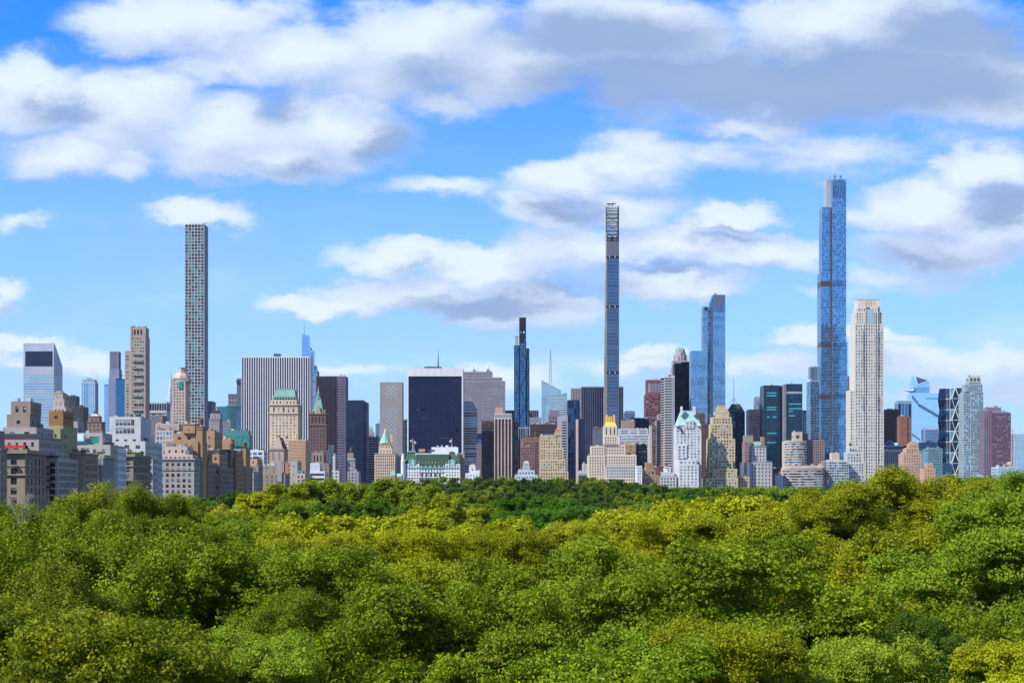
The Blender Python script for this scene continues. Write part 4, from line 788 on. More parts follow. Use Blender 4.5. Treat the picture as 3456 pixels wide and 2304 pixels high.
b_.box('corner_pier','terracotta',2087,2089.5,693,1680,.4,1.2); b_.box('corner_pier','terracotta',2046.6,2048,693,1680,.4,1.2)
m=b_.mb('lattice_crown'); xa,xb=xof(2048,Yt),xof(2087.5,Yt); za,zb3=zof(815,Yt),zof(694,Yt)
for Yq in (Yt+.5,Yt+21):
    for k in range(12): x=xa+(xb-xa)*k/11; m.box(x-.13,x+.13,Yq-.15,Yq+.15,za,zb3+(k%2)*.5,'black_metal')
    for y in (704,713,727,740,755,770,783,795,806): m.box(xa,xb,Yq-.35,Yq+.35,zof(y,Yt),zof(y,Yt)+.9,'black_metal')
for (y0,y1) in ((727,755),(755,783),(783,812)):
    for (p,q) in ((xa,xb),(xb,xa)): m.tube((p,Yt+.3,zof(y0,Yt)),(q,Yt+.3,zof(y1,Yt)),.4,.4,'black_metal',4)
m.box(xa,xb,Yt+13,Yt+14,za,zof(700,Yt),'black_metal') if 0 else None
for x in (xa,xb):
    for k in range(6): yq=Yt+.5+k*4; m.box(x-.2,x+.2,yq-.15,yq+.15,za,zb3,'black_metal')
    for y in (704,727,755,783,806): m.box(x-.2,x+.2,Yt+.9,Yt+20.5,zof(y,Yt),zof(y,Yt)+.8,'black_metal')
for k in range(9):   # broken plant behind the lattice
    b_.box('lattice_crown','black_metal',2050+k*4.2,2053+k*4.2,795+(k*7)%12,815,6,2)
b_.box('roof_crane','black_metal',2048,2072,686.5,689,8,2); b_.box('roof_crane','black_metal',2068,2078,686,688,8,1.2); b_.mast(2056,686,694,9,.9); b_.mast(2066,686,694,9,.9); b_.mast(2077,684,690,9,.4); b_.by=[684]; b_.done()
b_=Bld('office_building','plain dark grey box roof block left of the gold-crowned tower','building',2050,'greybox'); mas('greybox',(.10,.11,.15)); b_.tier(2004,2036,1447,D=18,f=None,corn=(1,.1),cm='metal_dark'); b_.clutter(4,2,mats=('metal_light','roof')); b_.done()
# gold crown
b_=Bld('apartment_tower','cream tower with a gilded crown of four chimneys beside the supertall base','tower',1930,'creampale')
mas('creampale',(.68,.55,.46)); FG=A(bay=3,flr=3.4,wx=.42,wy=.5,g=('gd','gm','gd')); b_.tier(1985,2148,1611,D=30,f=FG,s_=-2); b_.tier(1985,2042,1536,s_=2,D=26,f=FG,g=True); b_.tier(1994,2040,1505,s_=4,D=22,f=FG)
b_.tier(2044,2148,1570,g=True,s_=1,D=26,f=FG,wall='offwhite'); b_.tier(2041,2148,1534,g=True,s_=3,D=24,f=FG); b_.tier(2041,2110,1500,s_=5,D=20,f=FG)
b_.tier(2037,2085,1470,s_=4,D=16,f=FG); b_.tier(2037,2083,1437,s_=4.5,D=15,f=F(bay=4.2,flr=8,wx=.3,wy=.8,g=darkset)); Yf=1936
b_.hip('gilded_roof','gold',2039,2081,1437,2045,2076,1424,5,13,9)
for x in (2048,2056,2064,2073): b_.mb(uq('gilded_chimney')).box(xof(x-2.8,Yf),xof(x+2.8,Yf),Yf+2,Yf+8,zof(1430,Yf),zof(1399 if x in(2048,2073) else 1404,Yf),'gold')
b_.by.append(1399); b_.done()
b_=Bld('apartment_tower','orange and cream stone terraced building with flowering terraces beside the gold-crowned tower','building',1955,'cream_stone'); b_.tier(2092,2146,1500,D=24,s_=12,f=F(bay=3.4,flr=3.4,wx=.5,wy=.5,g=tealset),wall='brick_orange'); b_.tier(2098,2132,1494,s_=15,D=14,f=None,wall='peach_brick'); b_.done()
b_=Bld('hotel_slab','long pale grey hotel slab with rows of square windows and stepped penthouse','hotel',2060,'pale_slab'); mas('pale_slab',(.50,.52,.58)); b_.tier(2089,2190,1465,D=22,f=A(bay=2.6,flr=3.3,wx=.46,wy=.5,g=('gm','gd','gs'))); b_.tier(2089,2188,1446,s_=1,D=18,f=F(bay=12,flr=4,wx=.8,wy=.4,g=('gs','slate'))); b_.tier(2098,2142,1418,s_=3,D=14,f=None,wall='conc'); b_.clutter(3,2); b_.done()
b_=Bld('office_tower','distant blue glass block with chamfered top','tower',2700,'slateb'); b_.tier(2105,2144,1392,D=20,f=F(bay=2.4,flr=4,wx=.85,wy=.8,g=('deepblue','tealg','slate'))); b_.hip('roof','slate',2105,2144,1392,2112,2140,1386,0,20,14); b_.done()
b_=Bld('office_building','navy gridded office block behind the pale hotel slab','building',2350,'navy_metal'); b_.tier(2128,2192,1412,D=24,f=F(bay=2.8,flr=3.8,wx=.6,wy=.5,g=('navy','gk','slate'))); b_.clutter(4,2); b_.done()
b_=Bld('office_tower','maroon granite tower with pale banded windows and notched top','tower',2450,'maroon_stone'); b_.tier(2178,2242,1330,D=28,f=F(bay=4.6,flr=4,wx=.8,wy=.45,g=('gb','gs','gd','gm'),mx=.6)); b_.tier(2182,2242,1281,s_=1,D=24,f=F(bay=5.2,flr=20,wx=.85,wy=.72,d=.3,g=('greypurpd','mauve_stone'),mx=1.5,mt=2)); b_.mast(2214,1272,1281,4,.4); b_.done()
b_=Bld('office_building','brown slab with cream vertical corner strip below the maroon tower','building',2150,'darkbr2'); mas('darkbr2',(.14,.09,.09)); b_.tier(2201,2214,1436,D=16,f=F(bay=30,flr=3.6,wx=1,wy=.5,g=('gd','gb'))); b_.tier(2193,2201,1436,g=True,s_=-.5,D=14,f=None,wall='pink_stone'); b_.done()
b_=Bld('apartment_tower','mauve-grey pair of narrow masonry towers left of the slim striped tower','tower',2250,'mauve_stone'); b_.tier(2214,2230,1418,D=16,f=F(bay=3,flr=3.6,wx=.4,wy=.6,g=darkset)); b_.tier(2220,2238,1398,g=True,s_=6,D=14,f=F(bay=3,flr=3.6,wx=.4,wy=.6,g=darkset)); b_.done()
b_=Bld('apartment_tower','slim white tower with stacked dark rounded balcony bands','tower',2120,'offwhite')
b_.tier(2242,2270,1270,D=20,f=F(bay=60,flr=3.35,wx=1,wy=.55,d=.8,g=('gd','gk','gm'),mx=.4,mt=1.2)); b_.tier(2270,2276,1268,g=True,s_=1,D=16,f=F(bay=3,flr=3.35,wx=.4,wy=.4),wall='cool_white'); b_.tier(2239,2242,1450,g=True,s_=1,D=16,f=None,wall='peach_brick'); b_.mb('rounded_bay').lathe(xof(2242,2130),2130,[(4.6,30),(4.6,zof(1276,2130))],'black_metal',16)
for k in range(60):
    z=60+k*3.35
    if z<zof(1280,2130): b_.mb('balcony_slab').lathe(xof(2242,2130),2130,[(4.9,z),(4.9,z+.9),(4.4,z+.9)],'offwhite',16,False)
b_.done()
# CitySpire
b_=Bld('domed_tower','grey octagonal tower with ribbed green dome and pale fins behind the black slab','tower',2350,'greyorn')
b_.tier(2268,2328,1240,D=26,f=F(bay=3,flr=3.6,wx=.4,wy=.6,g=darkset)); b_.tier(2271,2324,1216,s_=2,D=22,f=F(bay=2.4,flr=8,wx=.4,wy=.8,g=darkset)); Yf=2363; cx=xof(2295.5,Yf); m=b_.mb('octagon_stage'); m.lathe(cx,Yf,[(9.4,zof(1222,Yf)),(9.4,zof(1207,Yf)),(8.2,zof(1206,Yf)),(8.2,zof(1191,Yf)),(7.4,zof(1190,Yf))],'greyorn',8)
m=b_.mb('dome'); m.lathe(cx,Yf,[(7.3,zof(1191,Yf)),(7.0,zof(1184,Yf)),(5.8,zof(1178,Yf)),(3.6,zof(1174,Yf)),(0.2,zof(1172,Yf))],'copper',16)
for k in range(8):
    a=k*math.pi/4+.4; pr=[(7.6,1192),(7.3,1184),(6.1,1177.5),(3.8,1173.2),(.4,1171)]
    for (r0,y0),(r1,y1) in zip(pr[:-1],pr[1:]): b_.mb(uq('dome_rib')).tube((cx+r0*math.cos(a),Yf+r0*math.sin(a),zof(y0,Yf)),(cx+r1*math.cos(a),Yf+r1*math.sin(a),zof(y1,Yf)),.4,.4,'offwhite',4)
    b_.mb(uq('pinnacle')).lathe(cx+9.6*math.cos(a),Yf+9.6*math.sin(a),[(.8,zof(1222,Yf)),(.8,zof(1202,Yf)),(0,zof(1196,Yf))],'greyorn',5)
b_.by.append(1171); b_.done()
b_=Bld('office_slab','black glass slab tower with scattered lit windows below the green dome','tower',2250,'black_metal'); b_.tier(2277,2333,1226,D=28,f=F(bay=3.1,flr=3.5,wx=.7,wy=.55,d=.15,g=('gk','black','gk','gk','gd','gm'),mx=1)); b_.tier(2300,2332,1221,s_=3,D=18,f=None); b_.tier(2333,2338,1310,g=True,s_=2,D=20,f=None,wall='purple_stone'); b_.done()
# One57
b_=Bld('supertall_tower','blue glass supertall of three stepped slabs with dark cascading patterns','tower',2130,'slateb')
glass('cascade',(.13,.26,.46),.75,.09,.42,(1.3,1.3,3.9),.5,.6); FO=F(bay=1.3,flr=3.9,wx=.93,wy=.93,d=.06,g=('cascade','cascade','blue'),mx=.1,mt=.3)
b_.tier(2407,2448,1055,D=30,f=FO); b_.tier(2407,2448,994,D=29,s_=.2,f=F(bay=1.3,flr=3.9,wx=.93,wy=.93,d=.06,g=('deepblue','deepblue'),mx=.1,mt=.3))
m=b_.mb('bevelled_flank'); X0,X1=xof(2397,2130),xof(2407,2130)
m.q([(X0,2138,0),(X1,2130.2,0),(X1,2130.2,zof(998,2130)),(X0,2138,zof(1022,2130))],'slate'); m.q([(X0,2158,0),(X0,2138,0),(X0,2138,zof(1022,2130)),(X0,2158,zof(1022,2130))],'slate'); m.q([(X0,2138,zof(1022,2130)),(X1,2130.2,zof(998,2130)),(X1,2158,zof(998,2130)),(X0,2158,zof(1022,2130))],'slate')
for k in range(60): z=70+k*3.9; 
b_.tier(2373,2397,1034,g=True,s_=8,D=20,f=FO); b_.box('plant_screen','gk',2378,2394,1036,1047,7.7,.2); b_.tier(2333,2388,1183,g=True,s_=4,D=24,f=FO)
b_.tier(2389,2397,1034,g=True,s_=5.5,D=20,f=F(bay=1.2,flr=3.9,wx=.9,wy=.9,d=.06,g=('deepblue','navy'),mx=.1))
m=b_.mb('cascade_stripe')
for x_,y_,h_ in ((2414,998,16),(2417,998,26),(2420,998,34),(2423,1000,40),(2426,1004,52),(2429,1000,44),(2432,998,34),(2435,998,26),(2438,998,14)): m.box(xof(x_,2130),xof(x_+2.9,2130),2129.86,2129.95,zof(y_+h_,2130),zof(y_,2130),'greybox')
b_.box('roof_light','metal_dark',2413,2417,989,994,5,2); b_.hide=1600; b_.by.append(994); b_.done()
# Hampshire
b_=Bld('apartment_tower','white tower with steep pale turquoise copper roof and twin chimneys','tower',1900,'towerwhite')
mas('towerwhite',(.60,.60,.65)); FH=A(bay=4.3,flr=3.45,wx=.40,wy=.46,g=('gm','gd','gb','gs')); b_.tier(2290,2358,1566,D=6,f=FH); b_.tier(2290,2351,1550,s_=1,D=6,f=FH); b_.tier(2284,2318,1500,g=True,s_=6,D=26,f=FH); b_.tier(2280,2367,1436,g=True,s_=7,D=25,f=FH,corn=(.6,.5))
mas('copper_pale',(.30,.48,.47)); b_.hip('copper_roof','copper_pale',2282,2365,1434,2299,2350,1388,8,22,8); b_.box('ridge','copper_pale',2300,2349,1385,1389,16,6)
b_.box('chimney','towerwhite',2297,2304,1371,1400,8,4); b_.box('chimney','towerwhite',2340,2347,1371,1400,8,4); b_.tier(2312,2341,1420,s_=6.3,D=8,yB=1445,f=FH); b_.hip('dormer_roof','copper_pale',2310,2343,1420,2318,2335,1413,6.1,9,3)
for x in (2288,2360): b_.hip('dormer','towerwhite',x-4,x+4,1437,x-1,x+1,1427,2,5,2)
b_.by.append(1371); b_.done()
b_=Bld('apartment_tower','dark brown brick tower with crenellated top behind the turquoise-roofed tower','tower',2000,'dark_brick'); b_.tier(2346,2388,1430,D=26,f=F(bay=3.2,flr=3.5,wx=.4,wy=.5,g=darkset)); b_.tier(2348,2380,1394,s_=3,D=18,f=F(bay=3.2,flr=3.5,wx=.4,wy=.5,g=darkset)); b_.clutter(3,2); b_.done()
# Essex
b_=Bld('hotel_tower','tan stepped hotel tower with ribbed pale crown, right of the turquoise roof','hotel',1930,'tan_stone')
FE=A(bay=3.4,flr=3.45,wx=.5,wy=.5,g=('gd','gm','gb','gs')); b_.tier(2380,2490,1612,D=34,s_=-3,f=FE); b_.tier(2405,2488,1581,s_=-3,D=30,f=FE); b_.tier(2422,2473,1549,s_=-2,D=24,f=FE); b_.tier(2392,2481,1480,s_=3,D=26,f=FE,g=True); b_.tier(2399,2472,1430,s_=4,D=22,f=FE); b_.tier(2404,2469,1407,s_=5,D=20,f=FE); b_.tier(2414,2461,1388,s_=7,D=15,f=F(bay=2,flr=None,wx=.5,wy=.8,d=.4,g=('white','offwhite')))
b_.tier(2420,2455,1376,s_=8,D=12,f=F(bay=2,flr=None,wx=.5,wy=.8,d=.4,g=('white',))); b_.tier(2424,2450,1369,s_=9,D=10,f=F(bay=2,flr=None,wx=.4,wy=.6,g=('gd',)))
for x in (2437,2441,2446): b_.mast(x,1362,1369,12,.25)
b_.done()
b_=Bld('apartment_building','low orange brick building with green-glazed top floor at the tree line','building',1900,'peach_brick'); b_.wall='obr'; mas('obr',(.40,.20,.13)); b_.tier(2170,2224,1602,D=20,f=A(bay=3.2,flr=3.5,wx=.42,wy=.5,g=tealset)); b_.tier(2173,2212,1584,s_=2,D=16,f=A(bay=3.6,flr=4,wx=.5,wy=.55,g=tealset)); b_.tier(2179,2203,1560,s_=3,D=12,f=F(bay=3.6,flr=4,wx=.3,wy=.4)); b_.done()
b_=Bld('apartment_building','thin bluish white building squeezed left of the orange brick one','building',1890,'cool_white'); b_.tier(2148,2167,1571,D=18,f=A(bay=3,flr=3.4,wx=.5,wy=.5)); b_.done()
b_=Bld('apartment_building','grey-white low block with white penthouse and curved duct','building',1900,'limestone_pale'); b_.wall='whitegrey'; mas('whitegrey',(.48,.49,.52)); b_.tier(2226,2283,1606,D=22,f=A(bay=3.6,flr=3.5,wx=.45,wy=.5),corn=(.4,.3)); b_.tier(2232,2276,1592,s_=3,D=16,f=None); b_.tier(2240,2262,1580,s_=5,D=8,f=None,wall='white'); b_.mb(uq('duct')).tube((xof(2244,1903),1903,zof(1575,1903)),(xof(2262,1903),1903,zof(1576,1903)),.6,.6,'white'); b_.mb(uq('duct')).tube((xof(2262,1903),1903,zof(1576,1903)),(xof(2263,1903),1903,zof(1592,1903)),.6,.6,'white'); b_.by.append(1574); b_.done()
b_=Bld('office_tower','navy tower with sloped pale green glass roof and needle antenna','tower',2300,'navy_metal')
b_.tier(2456,2514,1390,D=30,f=F(bay=2.4,flr=3.8,wx=.85,wy=.7,d=.06,g=('navy','gk','deepblue'))); glass('greenroof',(.28,.52,.56),.3,.25,.15); b_.hip('glass_roof','greenroof',2458,2514,1390,2474,2501,1361,0,28,6); Yf=2312; cx=xof(2476.5,Yf); b_.mast(2476.5,1274,1362,12,.6,'metal_light')
for e in (-5,5): b_.mb('mast').tube((cx+e,Yf,zof(1362,Yf)),(cx,Yf,zof(1342,Yf)),.35,.3,'metal_light',4)
b_.by.append(1274); b_.done()
b_=Bld('office_slab','purple-black block with scattered small windows left of the twin teal towers','tower',2250,'purple_dark'); mas('purple_dark',(.045,.04,.08)); b_.tier(2528,2578,1381,D=28,f=F(bay=3.6,flr=4.4,wx=.5,wy=.5,d=.1,g=('gk','navy','gk','slate'),mt=8)); b_.done()
b_=Bld('office_tower','grey office tower carrying a white sign panel with blue marks','tower',2500,'greypurpd'); b_.tier(2551,2579,1338,D=24,f=F(bay=2.8,flr=None,wx=.6,wy=1,d=.4,g=('slate','iceblue'),mx=.5,mt=12)); b_.box('sign_panel','metal_light',2555,2568,1341,1353,-.5,.3)
for k,(xx,h) in enumerate(((2557,4),(2558.6,6),(2560.2,5),(2562,5),(2564,7))): b_.box('sign_mark','deepblue',xx,xx+1.1,1350-h,1350,-.62,.1)
b_.done()
b_=Bld('office_tower','left of the twin dark teal glass towers with lit turquoise floors','tower',2150,'darkteal_frame'); mas('darkteal_frame',(.012,.03,.045),rough=.4)
glass('lit_teal',(.08,.42,.46),.3,.2,.2)  # lit look of the floors is only this brighter glass colour
FK=F(bay=2.6,flr=3.7,wx=.86,wy=.84,d=.06,g=('darkteal','darkteal','gk'),mx=3)
def teal_tower(xL,xR,yT,lits,D=34):
    b_.tier(xL,xR,yT,D=D,f=FK)
    for (a,c,y) in lits: b_.box('lit_floor','lit_teal',a,c,y,y+3.2,-.1,.09)
teal_tower(2578,2632,1300,((2588,2620,1324),(2588,2620,1333),(2588,2620,1372),(2588,2620,1380),(2588,2598,1405),(2608,2620,1405),(2588,2620,1460),(2588,2620,1491))); b_.tier(2632,2645,1302,g=True,s_=2,D=26,f=None,wall='navy_metal'); b_.mb('beacon').lathe(xof(2602,2155),2155,[(2.2,zof(1300,2155)),(2,zof(1296,2155)),(0,zof(1293,2155))],'peach_brick',10); b_.done()
b_=Bld('office_tower','right of the twin dark teal glass towers, with a white band below its roof','tower',2140,'darkteal_frame')
teal_tower(2654,2708,1295,((2662,2704,1361),(2662,2706,1377),(2662,2676,1386),(2662,2684,1401))); b_.box('white_band','gb',2654,2707,1321,1328,-.15,.12); b_.tier(2645,2654,1297,g=True,s_=2,D=26,f=None,wall='greypurpd'); b_.mast(2672,1287,1295,4,.5); b_.done()
b_=Bld('office_tower','small vivid blue block right of the twin teal towers','tower',2400,'navy_metal'); b_.tier(2709,2728,1384,D=20,f=F(bay=2,flr=3.8,wx=.9,wy=.85,d=.05,g=('deepblue','blue'))); b_.done()
b_=Bld('apartment_tower','dark glass tower with curved silver left edge and fluted upper shaft','tower',2280,'slateb'); b_.tier(2733,2771,1285,D=26,f=F(bay=2,flr=3.6,wx=.9,wy=.85,d=.05,g=('darkteal','deepblue','navy'))); b_.mb('curved_edge').lathe(xof(2734,2288),2288,[(4.3,0),(4.3,zof(1283,2288))],'iceblue',20); b_.mb('curved_edge').lathe(xof(2734,2288),2288,[(4.6,zof(1290,2288)),(4.6,zof(1280,2288))],'metal_light',20)
b_.top=zof(1285,2280); b_.tier(2735,2757,1237,s_=4,D=16,f=F(bay=1.8,flr=None,wx=.6,wy=1,g=('navy','gk'),mx=.2)); b_.tier(2757,2770,1236,s_=4.5,D=16,yB=1285,f=F(bay=3,flr=4,wx=.6,wy=.7,g=('iceblue','slate'))); b_.done()
# CPT
b_=Bld('supertall_tower','tallest tower, vivid blue glass with stepped left wing and dark mechanical bands','tower',2260,'steel_blue')
mas('steel_blue',(.22,.30,.45),rough=.5); glass('cpt',(.065,.23,.45),.8,.07,.32,(1.5,1.5,4.3),.5,.25); FC=F(bay=1.55,flr=4.3,wx=.93,wy=.92,d=.06,g=('cpt','cpt','blue'),mx=.1,mt=.3)
def flank(part,x0,x1,yT,s0,s1,mat='cpt',yB=1690,wall='steel_blue'):
    """chamfered flank: a vertical facade running from (x0,Y+s0) to (x1,Y+s1)"""
    Ya,Yb=b_.Y+s0,b_.Y+s1; X0,Y0,X1,Y1=xof(x0,Ya),Ya,xof(x1,Yb),Yb; W_=math.hypot(X1-X0,Y1-Y0)
    facade(b_.mb(part),b_,X0,Y0,(X1-X0)/W_,(Y1-Y0)/W_,W_,zof(yB,b_.Y),zof(yT,b_.Y),wall,F(bay=1.55,flr=4.3,wx=.9,wy=.92,d=.05,g=(mat,),mx=.05,mt=.2),0)
b_.tier(2809,2856,605,D=34,f=FC); b_.tier(2789,2809,700,g=True,s_=9,D=24,f=FC); b_.tier(2789,2808,607,s_=9,D=20,f=None,yB=700,wall='ribgrey')
b_.tier(2774,2804,698,g=True,s_=5,D=22,f=FC); b_.tier(2771,2806,918,g=True,s_=3.5,D=28,f=FC); b_.tier(2809,2860,1153,g=True,s_=-1.5,D=36,f=FC)
b_.box('gap_shade_strip','bronze_metal',2803.5,2808,700,1500,1.8,3)  # shade of the gap put in as a solid dark strip
for k in range(9): xa=2813+k*4.6; b_.box('crown_louvre','navy_metal',xa,xa+1.5,612,670,-.12,.1)
for (a,c,y0,y1,ss) in ((2770.5,2806.5,948,966,3.2),(2770.5,2806.5,1154,1168,3.2),(2770.5,2806.5,1330,1343,3.2)): b_.box('mechanical_band','bronze_metal',a,c,y0,y1,ss,27)
for (y0,y1,ss) in ((945,966,-.15),(1155,1170,-1.65),(1328,1343,-1.65)):
    for k in range(10): xa=2812+k*4.5; b_.box('mechanical_slat','navy_metal',xa,xa+1.6,y0,y1,ss,.12)
for x in (2817,2836): b_.box('roof_crane','metal_dark',x-5,x+6,594,595.5,6,1); b_.mast(x,592,606,7,.8); b_.mast(x+5,592,606,7,.4)
b_.mast(2803,598,606,12,.4); b_.hide=1560; b_.by.append(592); b_.done()
b_=Bld('apartment_slab','dark purple slab with roof trees right of the tallest tower','tower',2350,'purple_stone'); b_.tier(2858,2882,1268,D=24,f=F(bay=3,flr=3.6,wx=.4,wy=.5,g=darkset)); b_.done()
# 220
b_=Bld('supertall_tower','pale limestone tower with set-back crown, bay windows and column of balconies','tower',2100,'limetower')
mas('limetower',(.58,.54,.50),var=.07); G2=('gm','gs','gd','gb','gm'); F2=F(bay=3.35,flr=4.05,wx=.52,wy=.56,d=.35,g=G2,mx=.8)
b_.tier(2868,2890,1316,D=24,s_=3,f=F2); b_.tier(2885,2983,1092,g=True,D=34,f=F2,fs=F(bay=3.4,flr=4.05,wx=.42,wy=.5,g=G2)); b_.tier(2888,2980,1052,s_=2,D=30,f=F2,fs=F2); b_.tier(2893,2971,1036,s_=3,D=24,f=F2); b_.tier(2896,2970,1011,s_=4,D=22,f=F(bay=3.4,flr=None,wx=.3,wy=.8,d=.6,g=('pink_stone',),mx=8,mt=1),corn=(.6,.3))
for x in (2914,2921,2954,2962): b_.box('pier','limetower',x-1.2,x+1.2,1016,1650,-.9,.9)
b_.box('bay_window_glass','gs',2925,2950,1044,1092,-.2,.18)
for k in range(6): b_.box('bay_window_glass','limetower',2925,2950,1044+k*9,1046+k*9,-.4,.18)
for k in range(5): b_.box('bay_window_glass','limetower',2925+k*6,2926+k*6,1044,1092,-.42,.2)
for x in (2913,2963):
    for k in range(28): b_.box('balcony','grey_stone',x-3,x+3,1115+k*10.5,1117.5+k*10.5,-2,1.1) if k<15 or 20<k<26 else None
b_.box('roof_crane','metal_light',2886,2908,1007,1008.5,8,1); b_.mast(2904,1007,1012,9,.4); b_.mast(2958,1005,1012,9,.4); b_.by.append(1005); b_.done()
b_=Bld('apartment_building','ornate white stepped villa block at the foot of the limestone tower','building',2020,'offwhite'); FV=A(bay=3.3,flr=3.7,wx=.5,wy=.55,g=lite); b_.tier(2866,2920,1600,D=22,f=FV); b_.tier(2860,2918,1560,s_=1,D=20,f=FV) ; b_.tier(2858,2910,1526,s_=2,D=18,f=FV); b_.tier(2865,2896,1508,s_=3,D=14,f=FV); b_.done()
b_=Bld('office_building','dark brown windowless box right of the limestone tower','building',2350,'darkbr3'); mas('darkbr3',(.10,.06,.075)); b_.tier(2984,3035,1382,D=24,f=None); b_.done()
b_=Bld('apartment_building','red-orange brick slab with dark side windows','building',2300,'redor'); mas('redor',(.26,.12,.09)); b_.tier(3033,3062,1405,D=20,f=F(bay=9,flr=3.3,wx=.08,wy=.4)); b_.tier(3062,3074,1408,g=True,s_=1,D=18,f=F(bay=3,flr=3.3,wx=.5,wy=.5)); b_.tier(3040,3070,1404,s_=2,D=10,f=None); b_.done()
b_=Bld('office_tower','blue glass block with white corner edge left of the angular deck tower','tower',2700,'slateb'); b_.tier(3030,3077,1352,D=24,f=F(bay=5.2,flr=None,wx=.8,wy=1,d=.2,g=('deepblue','navy','deepblue'),mx=.3,mt=5),wall='slateb'); b_.done()
# 30 HY
b_=Bld('supertall_tower','pale icy blue angular tower with triangular crown and jutting observation deck','tower',3900,'iceframe')
mas('iceframe',(.45,.55,.70)); glass('ice2',(.45,.68,.90),.8,.08,.06,(3,3,4.2),.5,.5); Yh=3900
poly_prism('lower_shaft',[(3074,1690),(3077,1328),(3172,1326),(3184,1500),(3184,1690)][::-1],Yh,Yh+45,'ice2'); poly_prism('upper_shaft',[(3077,1330),(3081,1318),(3089,1267),(3096,1297),(3137,1284),(3138,1330)][::-1],Yh+2,Yh+40,'ice2')
m=b_.mb('crown_frame')
for (a,c,d_,e) in ((3089,1267,3097,1298),(3097,1298,3137,1284),(3089,1267,3138,1283)): m.tube((xof(a,Yh),Yh+1.2,zof(c,Yh)),(xof(d_,Yh),Yh+1.2,zof(e,Yh)),1.1,1.1,'white',4)
m.q([(xof(3090,Yh),Yh+1.4,zof(1270,Yh)),(xof(3097,Yh),Yh+1.4,zof(1297,Yh)),(xof(3133,Yh),Yh+1.4,zof(1284,Yh))],'slate')
m=b_.mb('observation_deck'); m.q([(xof(3052,Yh),Yh+8,zof(1317,Yh)),(xof(3080,Yh),Yh-2,zof(1318,Yh)),(xof(3091,Yh),Yh+1,zof(1312,Yh)),(xof(3085,Yh),Yh+18,zof(1312,Yh))],'metal_light'); m.q([(xof(3052,Yh),Yh+8,zof(1317.6,Yh)),(xof(3080,Yh),Yh-2,zof(1324,Yh)),(xof(3080,Yh),Yh-2,zof(1318,Yh))],'slate'); m.q([(xof(3080,Yh),Yh-2,zof(1318,Yh)),(xof(3080,Yh),Yh-2,zof(1324,Yh)),(xof(3092,Yh),Yh+1,zof(1320,Yh)),(xof(3091,Yh),Yh+1,zof(1312,Yh))],'slate'); m.q([(xof(3052,Yh),Yh+8,zof(1317.6,Yh)),(xof(3085,Yh),Yh+18,zof(1325,Yh)),(xof(3080,Yh),Yh-2,zof(1324,Yh))],'slate')
for k in range(4): b_.mb('floor_line').box(xof(3082,Yh),xof(3137,Yh),Yh+.9,Yh+1.7,zof(1306+k*5+1.5,Yh),zof(1306+k*5,Yh),'deepblue')
for k in range(15):
    xa=3078+k*6.6; ya=1348+k*3.8+(6 if k>2 else -8+k*4); b_.mb('notch_terrace').box(xof(xa,Yh),xof(xa+6.2,Yh),Yh-.9,Yh-.2,zof(ya+6,Yh),zof(ya-4,Yh),'slate')
for k in range(6): xa=3076+k*5; b_.mb('notch_terrace').box(xof(xa,Yh),xof(xa+4,Yh),Yh-.9,Yh-.2,zof(1468+k*3.5,Yh),zof(1462+k*3.5,Yh),'tealg')
for k in range(15): b_.mb('vent').box(xof(3126+k*3,Yh),xof(3127+k*3,Yh),Yh-.6,Yh-.2,zof(1347,Yh),zof(1342,Yh),'slate')
b_.bx=[3052,3184]; b_.by=[1266]; b_.done()
b_=Bld('office_building','flat blue-grey glass block overlapping the icy angular tower base','building',2700,'slateb'); b_.tier(3122,3186,1448,D=24,f=F(bay=3,flr=3.8,wx=.85,wy=.8,d=.06,g=('slate','deepblue','slate'))); b_.done()
# Hearst
b_=Bld('office_tower','faceted tower of dark glass triangles in a white diagonal frame','tower',2350,'white'); Yq=2350
rows=[1308+36.4*k for k in range(11)]; m=b_.mb('glazing'); fr=b_.mb('diagonal_frame'); glass('hearst',(.02,.04,.10),.3,.08,.5,(4,4,4)); glass('hearst_sky',(.16,.36,.50),.6,.08,.3,(4,4,4))  # second glass has the sky's reflection put into its lighter colour
def nd(k):
    odd=k%2; y=rows[k]
    fl=3212 if odd else 3224   # front-left chamfer moves in and out (bird-mouth corners)
    far=3181 if odd else 3186
    return odd,y,fl,far
def PT(x,y,s_=0): return (xof(x,Yq+s_),Yq+s_,zof(y,Yq))
for k in range(10):
    o0,y0,f0,a0=nd(k); o1,y1,f1,a1=nd(k+1)
    A0,A1=PT(f0,y0),PT(f1,y1); R0,R1=PT(3252,y0),PT(3252,y1); L0,L1=(xof(a0,Yq)+0,Yq+26,zof(y0,Yq)),(xof(a1,Yq),Yq+26,zof(y1,Yq))
    C0,C1=PT(3206,y0,7),PT(3206,y1,7)
    m.q([A1,R1,R0,A0],'hearst'); m.q([C1,A1,A0,C0],'hearst_sky' if k%2==0 else 'hearst'); m.q([L1,C1,C0,L0],'hearst'); m.q([R1,(R1[0],Yq+30,R1[2]),(R0[0],Yq+30,R0[2]),R0],'hearst'); m.q([(R1[0],Yq+30,R1[2]),L1,L0,(R0[0],Yq+30,R0[2])],'hearst')
    def bar(p,q,w=.75): fr.tube((p[0],p[1]-.15,p[2]),(q[0],q[1]-.15,q[2]),w,w,'white',4)
    bar(A0,R0,.5); bar(A0,A1); bar(C0,A0,.4); bar(C0,C1,.4); bar(L0,C0,.3)
    if o0: bar(A0,A1); bar(PT(3238,y0),A1); bar(PT(3238,y0),R1)
    else: bar(A0,PT(3238,y1)); bar(R0,PT(3238,y1))
    for t in (.25,.5,.75):
        p=tuple(L0[i]*(1-t)+C0[i]*t for i in range(3)); q=tuple(L1[i]*(1-t)+C1[i]*t for i in range(3)); bar(p,q,.2)
